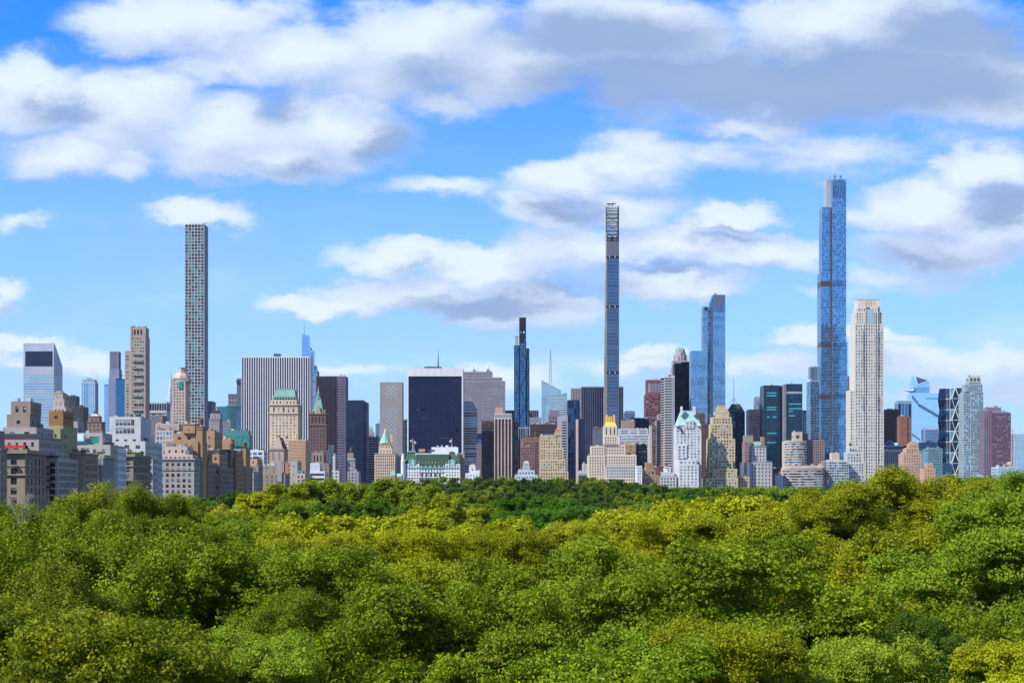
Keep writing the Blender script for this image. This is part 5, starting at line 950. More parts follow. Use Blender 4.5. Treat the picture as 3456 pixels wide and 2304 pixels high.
m.q([PT(3224,1308),PT(3252,1308),(xof(3252,Yq),Yq+30,zof(1308,Yq)),(xof(3186,Yq),Yq+26,zof(1308,Yq)),PT(3206,1308,7)],'roof'); b_.mast(3216,1300,1308,12,.5)
b_.bx=[3180,3252]; b_.by=[1308]; b_.done()
b_=Bld('apartment_tower','glassy white-framed condo tower with angled bays and glazed cap','tower',2280,'condoframe'); mas('condoframe',(.30,.38,.44))
FQ=F(bay=2.7,flr=3.3,wx=.72,wy=.58,d=.2,g=('slate','gs','gm','slate','gd','iceblue'),mx=.4); b_.tier(3252,3276,1326,D=26,f=FQ); b_.tier(3276,3319,1321,g=True,s_=-2,D=28,f=FQ); b_.tier(3260,3316,1296,s_=2,D=22,f=FQ); b_.tier(3270,3311,1288,s_=3,D=18,f=FQ); b_.tier(3270,3311,1271,s_=4,D=16,f=F(bay=5,flr=9,wx=.75,wy=.8,g=('greenroof','slate')),wall='offwhite'); b_.done()
b_=Bld('apartment_tower','maroon brick tower with a taller right wing and brown roof box','tower',2250,'maroonbr'); mas('maroonbr',(.135,.07,.10)); GQ=('slate','slate','gd','gs','gd'); b_.tier(3320,3346,1390,D=24,s_=4,f=F(bay=2.8,flr=3.2,wx=.5,wy=.5,g=('slate','gd','gm')),wall='purple_stone'); b_.tier(3346,3412,1392,g=True,D=28,f=F(bay=3.0,flr=3.2,wx=.55,wy=.48,g=GQ)); b_.tier(3352,3403,1388,s_=3,D=20,f=None,wall='slateb'); b_.tier(3331,3379,1374,s_=6,D=16,f=None,wall='mauve_dark'); b_.mast(3357,1364,1374,10,.5); b_.done()
b_=Bld('office_tower','pale hazy blue glass block at the right edge of the photo','tower',2600,'pale_blue_white'); b_.tier(3422,3560,1462,D=40,f=F(bay=3,flr=3.9,wx=.88,wy=.82,d=.08,g=('iceblue','iceblue','mint'))); b_.done()
b_=Bld('apartment_building','thin pinkish tower with rooftop crane left of the pale blue edge block','building',2550,'pink_stripe'); b_.tier(3413,3422,1463,D=10,f=F(bay=2,flr=3.6,wx=.5,wy=.5)); b_.mast(3418,1440,1463,4,.5,'peach_brick','crane_mast'); b_.box('crane_jib','peach_brick',3412,3424,1451,1453,4,1); b_.done()
b_=Bld('office_building','dark columned building with a pale green roof strip right of the limestone tower','building',2150,'offwhite'); b_.tier(2984,3045,1515,D=28,f=F(bay=2.7,flr=None,wx=.55,wy=1,d=.6,g=('gk','gd'),mx=.5,mt=3.5)); b_.tier(2984,3050,1503,s_=-.6,D=30,f=F(bay=60,flr=None,wx=1,wy=1,g=('gk',),mx=.2,mt=1.4),wall='pale_glass_frame'); b_.mb('dome').lathe(xof(3003,2165),2165,[(6,zof(1503,2165)),(5.5,zof(1494,2165)),(3,zof(1488,2165)),(.2,zof(1486,2165))],'slate',14); b_.by.append(1486); b_.done()
b_=Bld('office_building','long building with pale green copper roof behind the columned one','building',2300,'greypurpd'); b_.tier(3040,3078,1504,D=20,f=None); b_.hip('roof','verdigris',2990,3078,1504,3000,3070,1493,0,20,8); b_.done()
b_=Bld('apartment_building','peach brick stepped apartment building with a thin central tower','building',2020,'peach_brick'); FW=A(bay=3.1,flr=3.4,wx=.45,wy=.45,g=lite); b_.tier(3048,3110,1530,D=24,f=FW); b_.tier(3058,3102,1512,s_=2,D=18,f=FW); b_.tier(3068,3096,1496,s_=3,D=12,f=F(bay=3,flr=3.4,wx=.4,wy=.5)); b_.tier(3078,3092,1489,s_=4,D=8,f=None); b_.done()
b_=Bld('office_building','teal-framed glass building right of the peach stepped one','building',2080,'tealframe'); mas('tealframe',(.10,.20,.24)); b_.tier(3111,3135,1520,D=24,f=F(bay=1.6,flr=3.6,wx=.85,wy=.85,d=.06,g=('iceblue','gs'))); b_.tier(3131,3181,1512,g=True,s_=-1,D=24,f=F(bay=2.8,flr=3.6,wx=.5,wy=.55,g=('gd','slate','gb'))); b_.done()
b_=Bld('office_building','grey-green glass block behind the teal-framed building','building',2200,'slateb'); b_.tier(3101,3166,1492,D=24,f=F(bay=3,flr=3.6,wx=.8,wy=.55,g=('slate','gm'))); b_.clutter(4,2); b_.done()
b_=Bld('office_building','low blue-grey block at the foot of the triangle-framed tower','building',2100,'slateb'); b_.tier(3150,3216,1562,D=24,f=F(bay=3,flr=3.6,wx=.8,wy=.5,g=('slate','deepblue'))); b_.done()
b_=Bld('apartment_building','small peach brick rooftop poking above the trees below the blue-grey block','building',1980,'peach_brick'); b_.tier(3118,3158,1580,D=20,f=F(bay=3.2,flr=3.4,wx=.4,wy=.4)); b_.tier(3128,3150,1565,s_=2,D=12,f=F(bay=3.2,flr=3.4,wx=.4,wy=.4)); b_.done()
b_=Bld('office_building','low pale glass building with dome-capped roof room at the right','building',2050,'pale_glass_frame'); b_.tier(3366,3438,1575,D=26,f=F(bay=3,flr=3.6,wx=.88,wy=.7,d=.1,g=('mint','iceblue','gs'))); b_.tier(3392,3422,1566,s_=6,D=10,f=None,wall='mauve_stone'); b_.mb('roof_cap').lathe(xof(3408,2062),2062,[(4,zof(1566,2062)),(3.4,zof(1560,2062)),(.1,zof(1557,2062))],'peach_brick',12); b_.by.append(1557); b_.done()
b_=Bld('apartment_building','long low grey building with flat terraces behind the right-hand trees','building',2000,'greyorn'); b_.tier(3300,3480,1606,D=26,f=F(bay=4,flr=3.6,wx=.6,wy=.5,g=lite)); b_.clutter(6,2); b_.done()
b_=Bld('office_tower','brown brick tower with pale arched top left of the grey clubhouse','tower',2050,'mauve_dark'); b_.wall='brownm'; mas('brownm',(.25,.18,.20)); b_.tier(2512,2543,1490,D=20,f=F(bay=3,flr=3.5,wx=.4,wy=.5,g=darkset)); b_.tier(2514,2542,1468,s_=1,D=17,f=F(bay=3,flr=8,wx=.5,wy=.8,g=('verdigris','gs')),wall='limestone'); b_.done()
b_=Bld('clubhouse','grey stone clubhouse with deep arcaded top stage and sunlit white left edge','building',1950,'clubgrey'); mas('clubgrey',(.42,.41,.44)); FX=A(bay=4.4,flr=4.2,wx=.3,wy=.42,g=darkset); b_.tier(2530,2606,1558,D=30,f=FX,corn=(.5,.4)); b_.tier(2537,2586,1506,s_=4,D=22,f=FX,corn=(.6,.6)); b_.box('sunlit_edge_strip','white',2522,2529.6,1558,1690,-.3,30); b_.done()  # white strip: sunlight on the east face put into its colour
b_=Bld('office_building','small building with green copper roof behind the grey clubhouse','building',2080,'mauve_dark'); b_.tier(2543,2572,1504,D=16,f=None); b_.hip('roof','copper',2541,2574,1504,2546,2566,1489,0,16,6); b_.tier(2570,2580,1473,g=True,s_=6,D=10,f=F(bay=3,flr=4,wx=.4,wy=.5),wall='brick_orange'); b_.done()
b_=Bld('apartment_building','tan low wing with a roof garden between the stepped hotel and grey clubhouse','building',1935,'tan_stone'); b_.tier(2490,2529,1608,D=24,f=A(bay=3,flr=3.5,wx=.5,wy=.5)); b_.box('sunlit_edge_strip','white',2498,2505,1560,1640,8,10); b_.done()  # white box again carries east-face sunlight in its colour
# rounded striped tower
def round_tower(cxp,wp,yT,yB,s_,Dp,flr,mat_w,part,g,ex=1.0,z0=None):
    Yf=b_.Y+s_; m=b_.mb(part); X0,X1=xof(cxp-wp/2,Yf),xof(cxp+wp/2,Yf); zt=zof(yT,Yf); zb_=zof(yB,Yf)
    n=20; W_=X1-X0; P=[]
    for i in range(n+1):
        t=i/n; a=math.pi*(1-t); x=X0+W_*.5*(1+math.cos(a)*(1 if ex==1 else 1)); y=Yf+Dp*(1-math.sin(a)**(.7))
        P.append((x,y))
    fl=int((zt-zb_)/flr)
    for k in range(fl):
        z=zt-(k+1)*flr
        for i in range(n):
            (x0,y0),(x1,y1)=P[i],P[i+1]
            m.q([(x0,y0,z),(x1,y1,z),(x1,y1,z+flr*.42),(x0,y0,z+flr*.42)],mat_w)
            m.q([(x0,y0+.5,z+flr*.42),(x1,y1+.5,z+flr*.42),(x1,y1+.5,z+flr),(x0,y0+.5,z+flr)],b_.rnd.choice(g))
            m.q([(x0,y0,z+flr*.42),(x1,y1,z+flr*.42),(x1,y1+.5,z+flr*.42),(x0,y0+.5,z+flr*.42)],mat_w)
    m.q([(x,y,zt) for x,y in P]+[(X1,Yf+Dp+20,zt),(X0,Yf+Dp+20,zt)],'roof')
    for i in range(n): (x0,y0),(x1,y1)=P[i],P[i+1]; m.q([(x0,y0-.1,zt-1.2),(x1,y1-.1,zt-1.2),(x1,y1-.1,zt+.5),(x0,y0-.1,zt+.5)],mat_w)
    m.q([(X1,Yf+Dp,0),(X1,Yf+Dp+20,0),(X1,Yf+Dp+20,zt),(X1,Yf+Dp,zt)],mat_w); m.q([(X0,Yf+Dp+20,0),(X0,Yf+Dp,0),(X0,Yf+Dp,zt),(X0,Yf+Dp+20,zt)],mat_w)
    b_.bx+=[cxp-wp/2,cxp+wp/2]; b_.by.append(yT)
mas('roundbeige',(.52,.42,.38)); b_=Bld('apartment_tower','round-fronted beige tower with stacked horizontal window ribbons and a square roof box','tower',2060,'roundbeige')
round_tower(2690,76,1487,1600,0,9,3.3,'roundbeige','shaft',('gd','gb','gm','gs')); b_.tier(2676,2709,1487,s_=8,D=12,f=None,yB=1500,wall='peach_brick'); b_.tier(2677,2708,1457,s_=8,D=11,f=F(bay=12,flr=12,wx=.45,wy=.4,g=('bronze_metal',)),wall='roundbeige'); b_.done()
b_=Bld('apartment_building','low curved building with long white and glass ribbons at the tree line','building',1990,'roundbeige'); round_tower(2715,143,1578,1700,0,7,3.3,'roundbeige','shaft',('gd','gb','gm','gs')); b_.tier(2650,2780,1570,s_=12,D=14,f=None,yB=1580,wall='roundbeige'); b_.clutter(6,2); b_.done()
b_=Bld('apartment_building','dark brown gridded block right of the round-fronted tower','building',2150,'brownm'); b_.tier(2727,2783,1484,D=24,f=F(bay=2.8,flr=3.3,wx=.55,wy=.5,g=darkset)); b_.tier(2709,2727,1462,g=True,s_=4,D=16,f=F(bay=2.8,flr=3.3,wx=.5,wy=.5)); b_.done()
b_=Bld('office_building','glass and white grid building below the tallest tower','building',2010,'offwhite'); b_.tier(2790,2865,1554,D=24,f=A(bay=2.9,flr=3.3,wx=.88,wy=.6,g=('gd','slate','gm','gs'),mx=.3)); b_.tier(2806,2833,1528,s_=6,D=12,f=F(bay=2,flr=None,wx=.4,wy=.7,g=('tan_stone',)),wall='cream_stone'); b_.tier(2779,2790,1556,g=True,s_=1,D=20,f=None,wall='brownm'); b_.done()
b_=Bld('apartment_building','small white stone building with tall bays left of the curved ribbon building','building',1960,'offwhite'); b_.tier(2616,2643,1604,D=20,f=A(bay=3.4,flr=3.5,wx=.35,wy=.5)); b_.tier(2624,2642,1594,s_=3,D=12,f=None,wall='pink_stone'); b_.done()
b_=Bld('apartment_building','dark brick low block behind the grey clubhouse and curved building','building',2100,'maroon_stone'); b_.tier(2606,2646,1580,D=24,f=F(bay=3,flr=3.4,wx=.4,wy=.4,g=darkset)); b_.clutter(4,2); b_.done()
b_=Bld('office_building','low brick buildings strip between the cupola building and gold-crowned tower','building',2000,'whitegrey'); b_.tier(1952,1996,1592,D=20,f=F(bay=3,flr=3.4,wx=.4,wy=.4)); b_.tier(1966,1990,1565,s_=3,D=14,f=F(bay=3,flr=3.4,wx=.4,wy=.4),wall='offwhite'); b_.done()
b_=Bld('office_building','black glass block with pale top rim below the pale hotel slab','building',1990,'black_metal'); b_.tier(2145,2185,1515,D=20,f=F(bay=2.4,flr=3.4,wx=.8,wy=.6,g=('slate','navy','gd')),corn=(.4,.1)); b_.tier(2145,2183,1500,s_=1,D=16,f=None); b_.done()
b_=Bld('apartment_building','maroon brick midrise with tank behind the orange brick low building','building',2040,'maroon_stone'); b_.tier(2163,2226,1590,D=20,f=F(bay=3,flr=3.4,wx=.4,wy=.4)); b_.tier(2205,2240,1575,g=True,s_=4,D=14,f=F(bay=3,flr=3.4,wx=.4,wy=.4)); b_.tank(2163,1555,1590,6,2); b_.done()
# ---- flagpoles on the hotel
mas('flag_red',(.45,.05,.06)); mas('flag_blue',(.06,.08,.3))
for i,(x,yt,yb,dirn,lab,blue) in enumerate(((1392,1480,1521,-1,'flagpole flying a striped flag to the left above the hotel left roof',1),(1397,1484,1521,1,'flagpole with a drooping red striped flag, second above the hotel left roof',0),(1525,1479,1521,-1,'flagpole with blue and white flag above the hotel right roof',1))):
    Yp=1911; e=link('flagpole',None,None,(xof(x,Yp),Yp,zof(yb,Yp))); tag(e,lab,'flagpole','flagpoles on the white hotel roof')
    m=MB(); m.tube((0,0,0),(0,0,zof(yt,Yp)-zof(yb,Yp)),.28,.14,'white',8); m.lathe(0,0,[(.01,zof(yt,Yp)-zof(yb,Yp)),(.3,zof(yt,Yp)-zof(yb,Yp)+.3),(.01,zof(yt,Yp)-zof(yb,Yp)+.6)],'gold',8); link('pole',m.mesh('pole'),e)
    m=MB(); h=zof(yt,Yp)-zof(yb,Yp)-.6
    for k in range(6):
        for c in range(5):
            x0,x1=c*.55*dirn,(c+1)*.55*dirn; z=h-k*.42-(c*.12 if i==0 else c*.35); y0,y1=math.sin(c*1.3)*.25,math.sin((c+1)*1.3)*.25; dz_=.12 if i==0 else .35
            m.q([(x0,y0,z-.42),(x1,y1,z-.42-dz_),(x1,y1,z-dz_),(x0,y0,z)],'flag_blue' if (blue and c<2 and k<3) else ('flag_red' if k%2==0 and i!=2 else 'white'))
    link('flag',m.mesh('flag'),e)
# ============================================================= TREES
def leafmat(name,c,c2,var=.3):
    m,q,p=newmat(name)
    at=q.n('ShaderNodeAttribute',attribute_name='lv'); oi=q.n('ShaderNodeObjectInfo')
    pos=q.n('ShaderNodeNewGeometry').outputs['Position']
    big=q.noise(pos,.22,2,.5)
    f=q.m('ADD',q.m('MULTIPLY',at.outputs['Fac'],.7),q.m('MULTIPLY',q.ramp(big,.35,.65,0,1,False),.4),clamp=True)
    lo=tuple(x*(1-var) for x in c)
    col=q.mix(f,lo,c2)
    col=q.mix(q.m('MULTIPLY',oi.outputs['Random'],.35),col,tuple(x*1.25 if i==0 else x*.95 for i,x in enumerate(c)))
    if name not in('leaf_deep','leaf_lime'): col=q.mix(q.ramp(at.outputs['Fac'],.93,.95,0,.75),col,(.36,.15,.04,1))
    q.put(p.inputs['Base Color'],col); p.inputs['Roughness'].default_value=.6; p.inputs['Specular IOR Level'].default_value=.12
    tr=q.n('ShaderNodeBsdfTranslucent'); q.put(tr.inputs[0],q.mix(1.,col,(1.5,1.6,.6),'MULTIPLY'))
    ms=q.n('ShaderNodeMixShader'); ms.inputs[0].default_value=.30
    q.nt.links.new(p.outputs[0],ms.inputs[1]); q.nt.links.new(tr.outputs[0],ms.inputs[2])
    out=[n for n in q.nt.nodes if n.type=='OUTPUT_MATERIAL'][0]; q.nt.links.new(ms.outputs[0],out.inputs[0])
    MATS[name]=m
SP={'yellow':((.19,.22,.003),(.39,.42,.010)),'olive':((.135,.165,.003),(.305,.335,.010)),'mid':((.055,.10,.003),(.24,.31,.010)),
 'dark':((.022,.06,.004),(.095,.165,.010)),'deep':((.03,.095,.005),(.095,.22,.012)),'lime':((.12,.20,.006),(.28,.38,.03)),'rust':((.05,.09,.003),(.255,.27,.010)),'fresh':((.075,.14,.005),(.22,.315,.015)),'brown':((.10,.055,.02),(.17,.10,.04))}
for k,(a,c) in SP.items(): leafmat('leaf_'+k,a,c)
masonry('bark',(.10,.075,.055),.9,.3); masonry('bark_pale',(.30,.25,.20),.9,.2)
def crown_mesh(name,seed,R_=7.,Hh=5.5,nl=20,npf=24,nlf=110,ls=.17,low=-.75,droop=0.,pr=(.9,1.5),flat=1.):
    g=np.random.default_rng(seed)
    # lobes spread over an ellipsoid shell, uneven in size and reach
    L=[]
    while len(L)<nl:
        d=g.normal(size=3); d/=np.linalg.norm(d)
        if d[2]<low: continue
        reach=g.uniform(.45,.82); c=d*np.array([R_,R_,Hh])*reach
        r=R_*g.uniform(.15,.27)
        if all(np.linalg.norm(c-o[0])>.74*(r+o[1]) for o in L) or g.random()<.02: L.append((c,r))
    for k in range(nl//3):   # small shoots that break the outline
        d=g.normal(size=3); d[2]=abs(d[2])*1.2; d/=np.linalg.norm(d); L.append((d*np.array([R_,R_,Hh])*g.uniform(.74,.88),R_*g.uniform(.10,.16)))
    V=np.array([r**2 for _,r in L]); V/=V.sum(); LC=np.array([c for c,_ in L]); LR=np.array([r for _,r in L])
    n=npf; li=g.choice(len(L),n,p=V)
    d=g.normal(size=(n,3)); d/=np.linalg.norm(d,axis=1)[:,None]; d[:,2]=np.where(d[:,2]<-.45,-d[:,2],d[:,2])
    C=LC[li]+d*LR[li][:,None]*np.array([1,1,flat])*(g.uniform(.72,1.08,(n,1)))
    PR=g.uniform(pr[0],pr[1],n)*R_/7
    cnt=np.maximum(6,(nlf*(PR/PR.mean())**2)).astype(int)
    idx=np.repeat(np.arange(n),cnt); N=len(idx)
    d=g.normal(size=(N,3)); d/=np.linalg.norm(d,axis=1)[:,None]; d[:,2]=np.abs(d[:,2])*.35+d[:,2]*.65
    rad=PR[idx]*(.35+.75*g.random(N)**.7)
    pos=C[idx]+d*rad[:,None]
    if droop: pos[:,2]-=droop*(g.random(N)**1.5)*PR[idx]*1.4
    nrm=d*.7+g.normal(size=(N,3))*.5+np.array([-.1,-.15,.3]); nrm/=np.linalg.norm(nrm,axis=1)[:,None]
    t=np.cross(nrm,g.normal(size=(N,3))); t/=np.linalg.norm(t,axis=1)[:,None]; bt=np.cross(nrm,t)
    s=ls*g.uniform(.55,1.4,N)[:,None]*R_/7
    v=np.empty((N,4,3)); v[:,0]=pos-t*s; v[:,1]=pos+bt*s*.62; v[:,2]=pos+t*s; v[:,3]=pos-bt*s*.62
    v[:,1]+=nrm*s*.25
    me=bpy.data.meshes.new(name); me.vertices.add(N*4); me.loops.add(N*4); me.polygons.add(N)
    me.vertices.foreach_set('co',v.ravel().astype(np.float32)); me.loops.foreach_set('vertex_index',np.arange(N*4,dtype=np.int32))
    me.polygons.foreach_set('loop_start',np.arange(0,N*4,4,dtype=np.int32)); me.update(calc_edges=False)
    a=me.attributes.new('lv','FLOAT','POINT'); lv=np.clip(.5*g.random(N)+.5*np.repeat(g.random(n),cnt),0,1); a.data.foreach_set('value',np.repeat(lv,4).astype(np.float32))
    me.materials.append(MATS['leaf_mid']); me.validate()
    return me,L
def trunk_mesh(name,L,hb,R_,seed,th=.42,ext=0):
    """tapered trunk with limbs running to the lobes; z=0 is the crown's centre, hb = height of that above the ground"""
    r=random.Random(seed); m=MB(); z0=-hb; fork=-3.2
    m.tube((0,0,z0),(0.15,0.1,z0+(fork-z0)*.5),th,th*.8,'bark',8); m.tube((0.15,0.1,z0+(fork-z0)*.5),(0,0,fork),th*.8,th*.62,'bark',8)
    for c,rr in L:
        c=Vector(c); mid=c*.5+Vector((r.uniform(-.5,.5),r.uniform(-.5,.5),fork*.5-.2))
        m.tube((0,0,fork+r.uniform(-1,.2)),mid,th*.36,th*.22,'bark',5); m.tube(mid,c,th*.22,th*.09,'bark',5)
        for k in range(4):
            e=c+Vector((r.uniform(-1,1),r.uniform(-1,1),r.uniform(-.3,1)))*rr*.95; m.tube(mid.lerp(c,.5+.1*k),e,th*.09,th*.03,'bark',4)
    if ext:
        for c,rr in L[:18]:
            c=Vector(c); e=c*1.12+Vector((0,0,.3)); p=c*.35
            for k in range(3):
                q=c.lerp(e,k/2)+Vector((r.uniform(-1,1),r.uniform(-1,1),r.uniform(-.2,.9)))*rr*1.2; j=p.lerp(q,.6)+Vector((r.uniform(-.4,.4),r.uniform(-.4,.4),.5))
                m.tube(p,j,.085,.06,'bark_pale',4); m.tube(j,q,.06,.025,'bark_pale',4)
    return m.mesh(name)
PROT={}
def proto(kind,i,**k):
    me,L=crown_mesh('crown',hash(kind)%97*0+sum(map(ord,kind))+i*17,**k)
    PROT.setdefault(kind,[]).append((me,trunk_mesh('trunk',L,22,7,i+3,ext=kind=='spread'),k.get('Hh',5.5)))
for i in range(4): proto('near',i,nl=38,npf=1000,nlf=150,ls=.082,Hh=7.4,pr=(.32,.85))
for i in range(3): proto('loose',i,nl=36,npf=900,nlf=140,ls=.082,droop=1.2,Hh=7.6,pr=(.3,.75))
for i in range(2): proto('spread',i,nl=36,npf=1000,nlf=130,ls=.075,Hh=5.4,flat=.6,pr=(.28,.7),droop=.3)
for i in range(4): proto('mid',i,nl=34,npf=760,nlf=44,ls=.205,Hh=7.2,pr=(.45,1.05))
for i in range(4): proto('far',i,nl=24,npf=330,nlf=30,ls=.36,Hh=6.6,pr=(.7,1.3))
LM=[(130,'corniced limestone block'),(330,'white stepped penthouses'),(510,'big white stepped block'),(680,'large pale limestone block'),(820,'white grid supertall'),(1050,'striped slab tower'),(1240,'navy-black slabs'),(1360,'turquoise pyramid roof'),(1470,'white hotel left gable'),(1570,'white hotel right gable'),(1660,'serrated grey slab'),(1735,'arcaded brown tower'),(1830,'braced black tower'),(1960,'orange cupola'),(2110,'gold-crowned tower'),(2230,'pale grey hotel slab'),(2400,'turquoise-roofed white tower'),(2520,'tan stepped hotel'),(2640,'grey stone clubhouse'),(2790,'round-fronted tower'),(2870,'tallest blue tower'),(3000,'pale limestone supertall'),(3120,'peach stepped building'),(3260,'triangle-framed tower'),(3330,'glassy condo tower'),(9999,'maroon brick tower')]
SPN={'yellow':'yellow-green','olive':'olive-yellow','mid':'mid-green','dark':'dark green','deep':'deep green','lime':'bright lime green','rust':'rust-tinged','fresh':'fresh green','brown':'brownish'}
TREES=[]
def T(x,y,Y,r,sp,kind=None): TREES.append((x,y,Y,r,sp,kind))
# hand-placed crowns, (photo x, crown top y, distance, crown radius, foliage)
for a in [(455,2045,88,7.6,'rust','spread'),(40,1985,98,6.5,'rust','spread'),(120,1870,112,6.2,'rust','loose'),(850,2118,90,4.2,'lime','near'),(1290,1985,108,8.2,'mid','near'),(1640,2020,112,6.8,'mid','near'),(1750,2120,92,6,'mid','near'),
 (2110,2120,90,6.2,'fresh','near'),(2560,1850,116,8.6,'mid','near'),(2180,1960,114,7.4,'mid','near'),(2420,2080,92,5.6,'olive','near'),(2960,2140,95,5.6,'lime','near'),(3400,2190,88,4.6,'yellow','near'),(3290,2010,112,7.2,'mid','loose'),(2860,1990,118,6.2,'olive','near'),(3120,2070,108,5.2,'dark','near'),
 (20,1760,150,7.5,'mid','loose'),(340,1740,158,9.2,'mid','loose'),(610,1790,152,8.5,'mid','loose'),(880,1830,150,7.8,'mid','near'),(1140,1870,142,7.4,'mid','near'),(1400,1880,150,8,'olive','near'),(1720,1890,140,8,'mid','near'),(2010,1850,148,8,'mid','near'),(2300,1850,150,7.6,'mid','near'),(2780,1790,156,8.4,'olive','near'),(3080,1800,150,7.8,'olive','near'),(3400,1690,138,8.4,'fresh','near'),(1010,2010,118,5.6,'mid','near'),
 (130,1702,180,6.4,'mid','loose'),(275,1680,196,6.2,'mid','loose'),(455,1640,182,5.5,'mid','loose'),(560,1668,190,6,'mid','near'),(25,1690,182,6.6,'mid','loose'),(210,1660,188,7.4,'mid','loose'),(380,1628,190,7.8,'olive','loose'),(500,1655,200,7.2,'mid','loose'),(610,1690,212,6.6,'mid','near'),(770,1745,200,8,'mid','near'),(950,1765,212,8,'yellow','near'),(1180,1780,214,8.2,'yellow','near'),(1420,1770,220,8.4,'yellow','near'),(1700,1775,206,8,'olive','near'),(1960,1775,212,8,'yellow','near'),(2240,1730,214,9,'yellow','near'),(2500,1715,210,8.6,'olive','near'),(2690,1720,218,8,'olive','near'),
 (2830,1615,214,8.6,'olive','near'),(3070,1572,218,10.5,'olive','near'),(3270,1612,214,8.4,'olive','near'),(3440,1610,190,7.2,'fresh','near'),(3220,1590,262,6.0,'fresh','mid'),(3340,1605,285,6.5,'fresh','mid'),
 (1040,1745,282,8.2,'yellow','mid'),(1230,1738,290,8.4,'yellow','mid'),(1440,1722,288,8.6,'yellow','mid'),(1640,1765,280,7.6,'yellow','mid'),(840,1760,290,7.5,'fresh','mid'),(2140,1695,300,8,'yellow','mid'),(2330,1664,308,8.6,'yellow','mid'),(2490,1652,304,8.6,'yellow','mid'),(2650,1668,300,8,'yellow','mid'),(2780,1690,290,7,'olive','mid'),(720,1752,285,6.6,'fresh','mid'),
 (800,1690,395,8.2,'yellow','mid'),(880,1646,402,8.2,'yellow','mid'),(955,1624,405,8,'olive','mid'),(1075,1614,415,9.4,'mid','mid'),(1200,1607,418,9.6,'mid','mid'),(1330,1612,412,9.4,'mid','mid'),(1430,1640,405,8.4,'mid','mid'),(1490,1672,398,7.4,'olive','mid'),(1000,1672,392,8,'mid','mid'),(1130,1690,388,8,'dark','mid'),(1270,1686,386,8,'dark','mid'),(1390,1700,384,8,'dark','mid'),(760,1730,385,7,'fresh','mid'),(740,1705,470,6,'brown','mid'),
 (1560,1705,455,7.5,'yellow','mid'),(1640,1690,462,7.5,'mid','mid'),(1720,1668,470,8.4,'deep','mid'),(1800,1658,474,9,'deep','mid'),(1890,1672,470,9,'deep','mid'),(1960,1690,462,8,'deep','mid'),(1830,1700,440,8,'deep','mid'),(1730,1712,436,7.6,'deep','mid'),(2050,1720,460,6.6,'dark','mid'),(2110,1712,520,6.6,'yellow','mid'),(2200,1695,540,7.2,'fresh','mid'),
 (640,1692,900,9.5,'deep','far'),(690,1676,920,9.5,'deep','far'),(740,1668,930,9.5,'dark','far'),(790,1658,980,9.5,'dark','far'),(840,1660,990,9,'deep','far'),(600,1700,860,9,'deep','far'),(860,1685,900,9,'dark','far')]:
    a=list(a)
    if a[2]<320: a[3]*=1.25
    if a[2]<160 and a[3]>7: a[3]*=1.18
    T(*a)
rr_=random.Random(11)
# fill rows behind and between, lower than the hand-placed crowns
def sp_at(x,y):
    if x>3330: return 'fresh'
    if x>2720 and y<1960: return 'olive'
    if 980<x<=2720 and y<1860: return 'yellow'
    return 'rust' if (x<700 and y>2000) else 'mid'
def row(Y,x0,x1,r,ytop,sps,kind,jy=10):
    step=r*(1.45 if Y<600 else 1.1)*FP/Y; x=x0
    while x<x1:
        yt=(ytop(x) if callable(ytop) else ytop)+rr_.uniform(-jy,jy); T(x+rr_.uniform(-.2,.2)*step,yt,Y*rr_.uniform(.97,1.03),r*rr_.uniform(.85,1.12),(sp_at(x,yt) if Y<520 and rr_.random()<(.35 if Y<200 else .85) else rr_.choice(sps)),kind); x+=step
row(128,-100,3500,6.4,2190,('mid','dark','dark'),'near',28)  # dark leaf colours, here and next row, put shade between crowns
row(172,-100,3500,8.0,2010,('mid','dark','dark'),'near',20)
row(245,-60,3500,9,1815,('mid','olive','yellow'),'mid',10)
row(345,600,3500,8.4,1745,('yellow','olive','mid'),'mid',8)
row(500,1400,3400,8.8,1716,('yellow','mid','olive'),'mid',6)
row(650,550,3400,9,lambda x:1712,('mid','fresh','dark'),'far',4)
row(860,1420,2850,9.5,lambda x:1700 if x<2250 else 1690,('mid','fresh','dark'),'far',4)
row(1080,1420,2300,9.5,lambda x:1662,('dark','dark','mid'),'far',5)
row(1210,1430,2250,9.5,lambda x:1640,('dark','dark','mid'),'far',4)
row(1300,1440,2240,9.5,lambda x:1612+max(0,(x-2000)*.11)**1.0,('dark','dark','mid'),'far',4)
row(1180,2200,2860,9.5,lambda x:1648,('fresh','mid','deep'),'far',4)
row(1330,2190,2860,9.0,lambda x:1642,('fresh','deep'),'far',3)
row(1600,200,1480,9.0,lambda x:1688,('deep','dark'),'far',3)
row(1650,2850,3456,9.0,lambda x:1660,('deep','fresh'),'far',3)
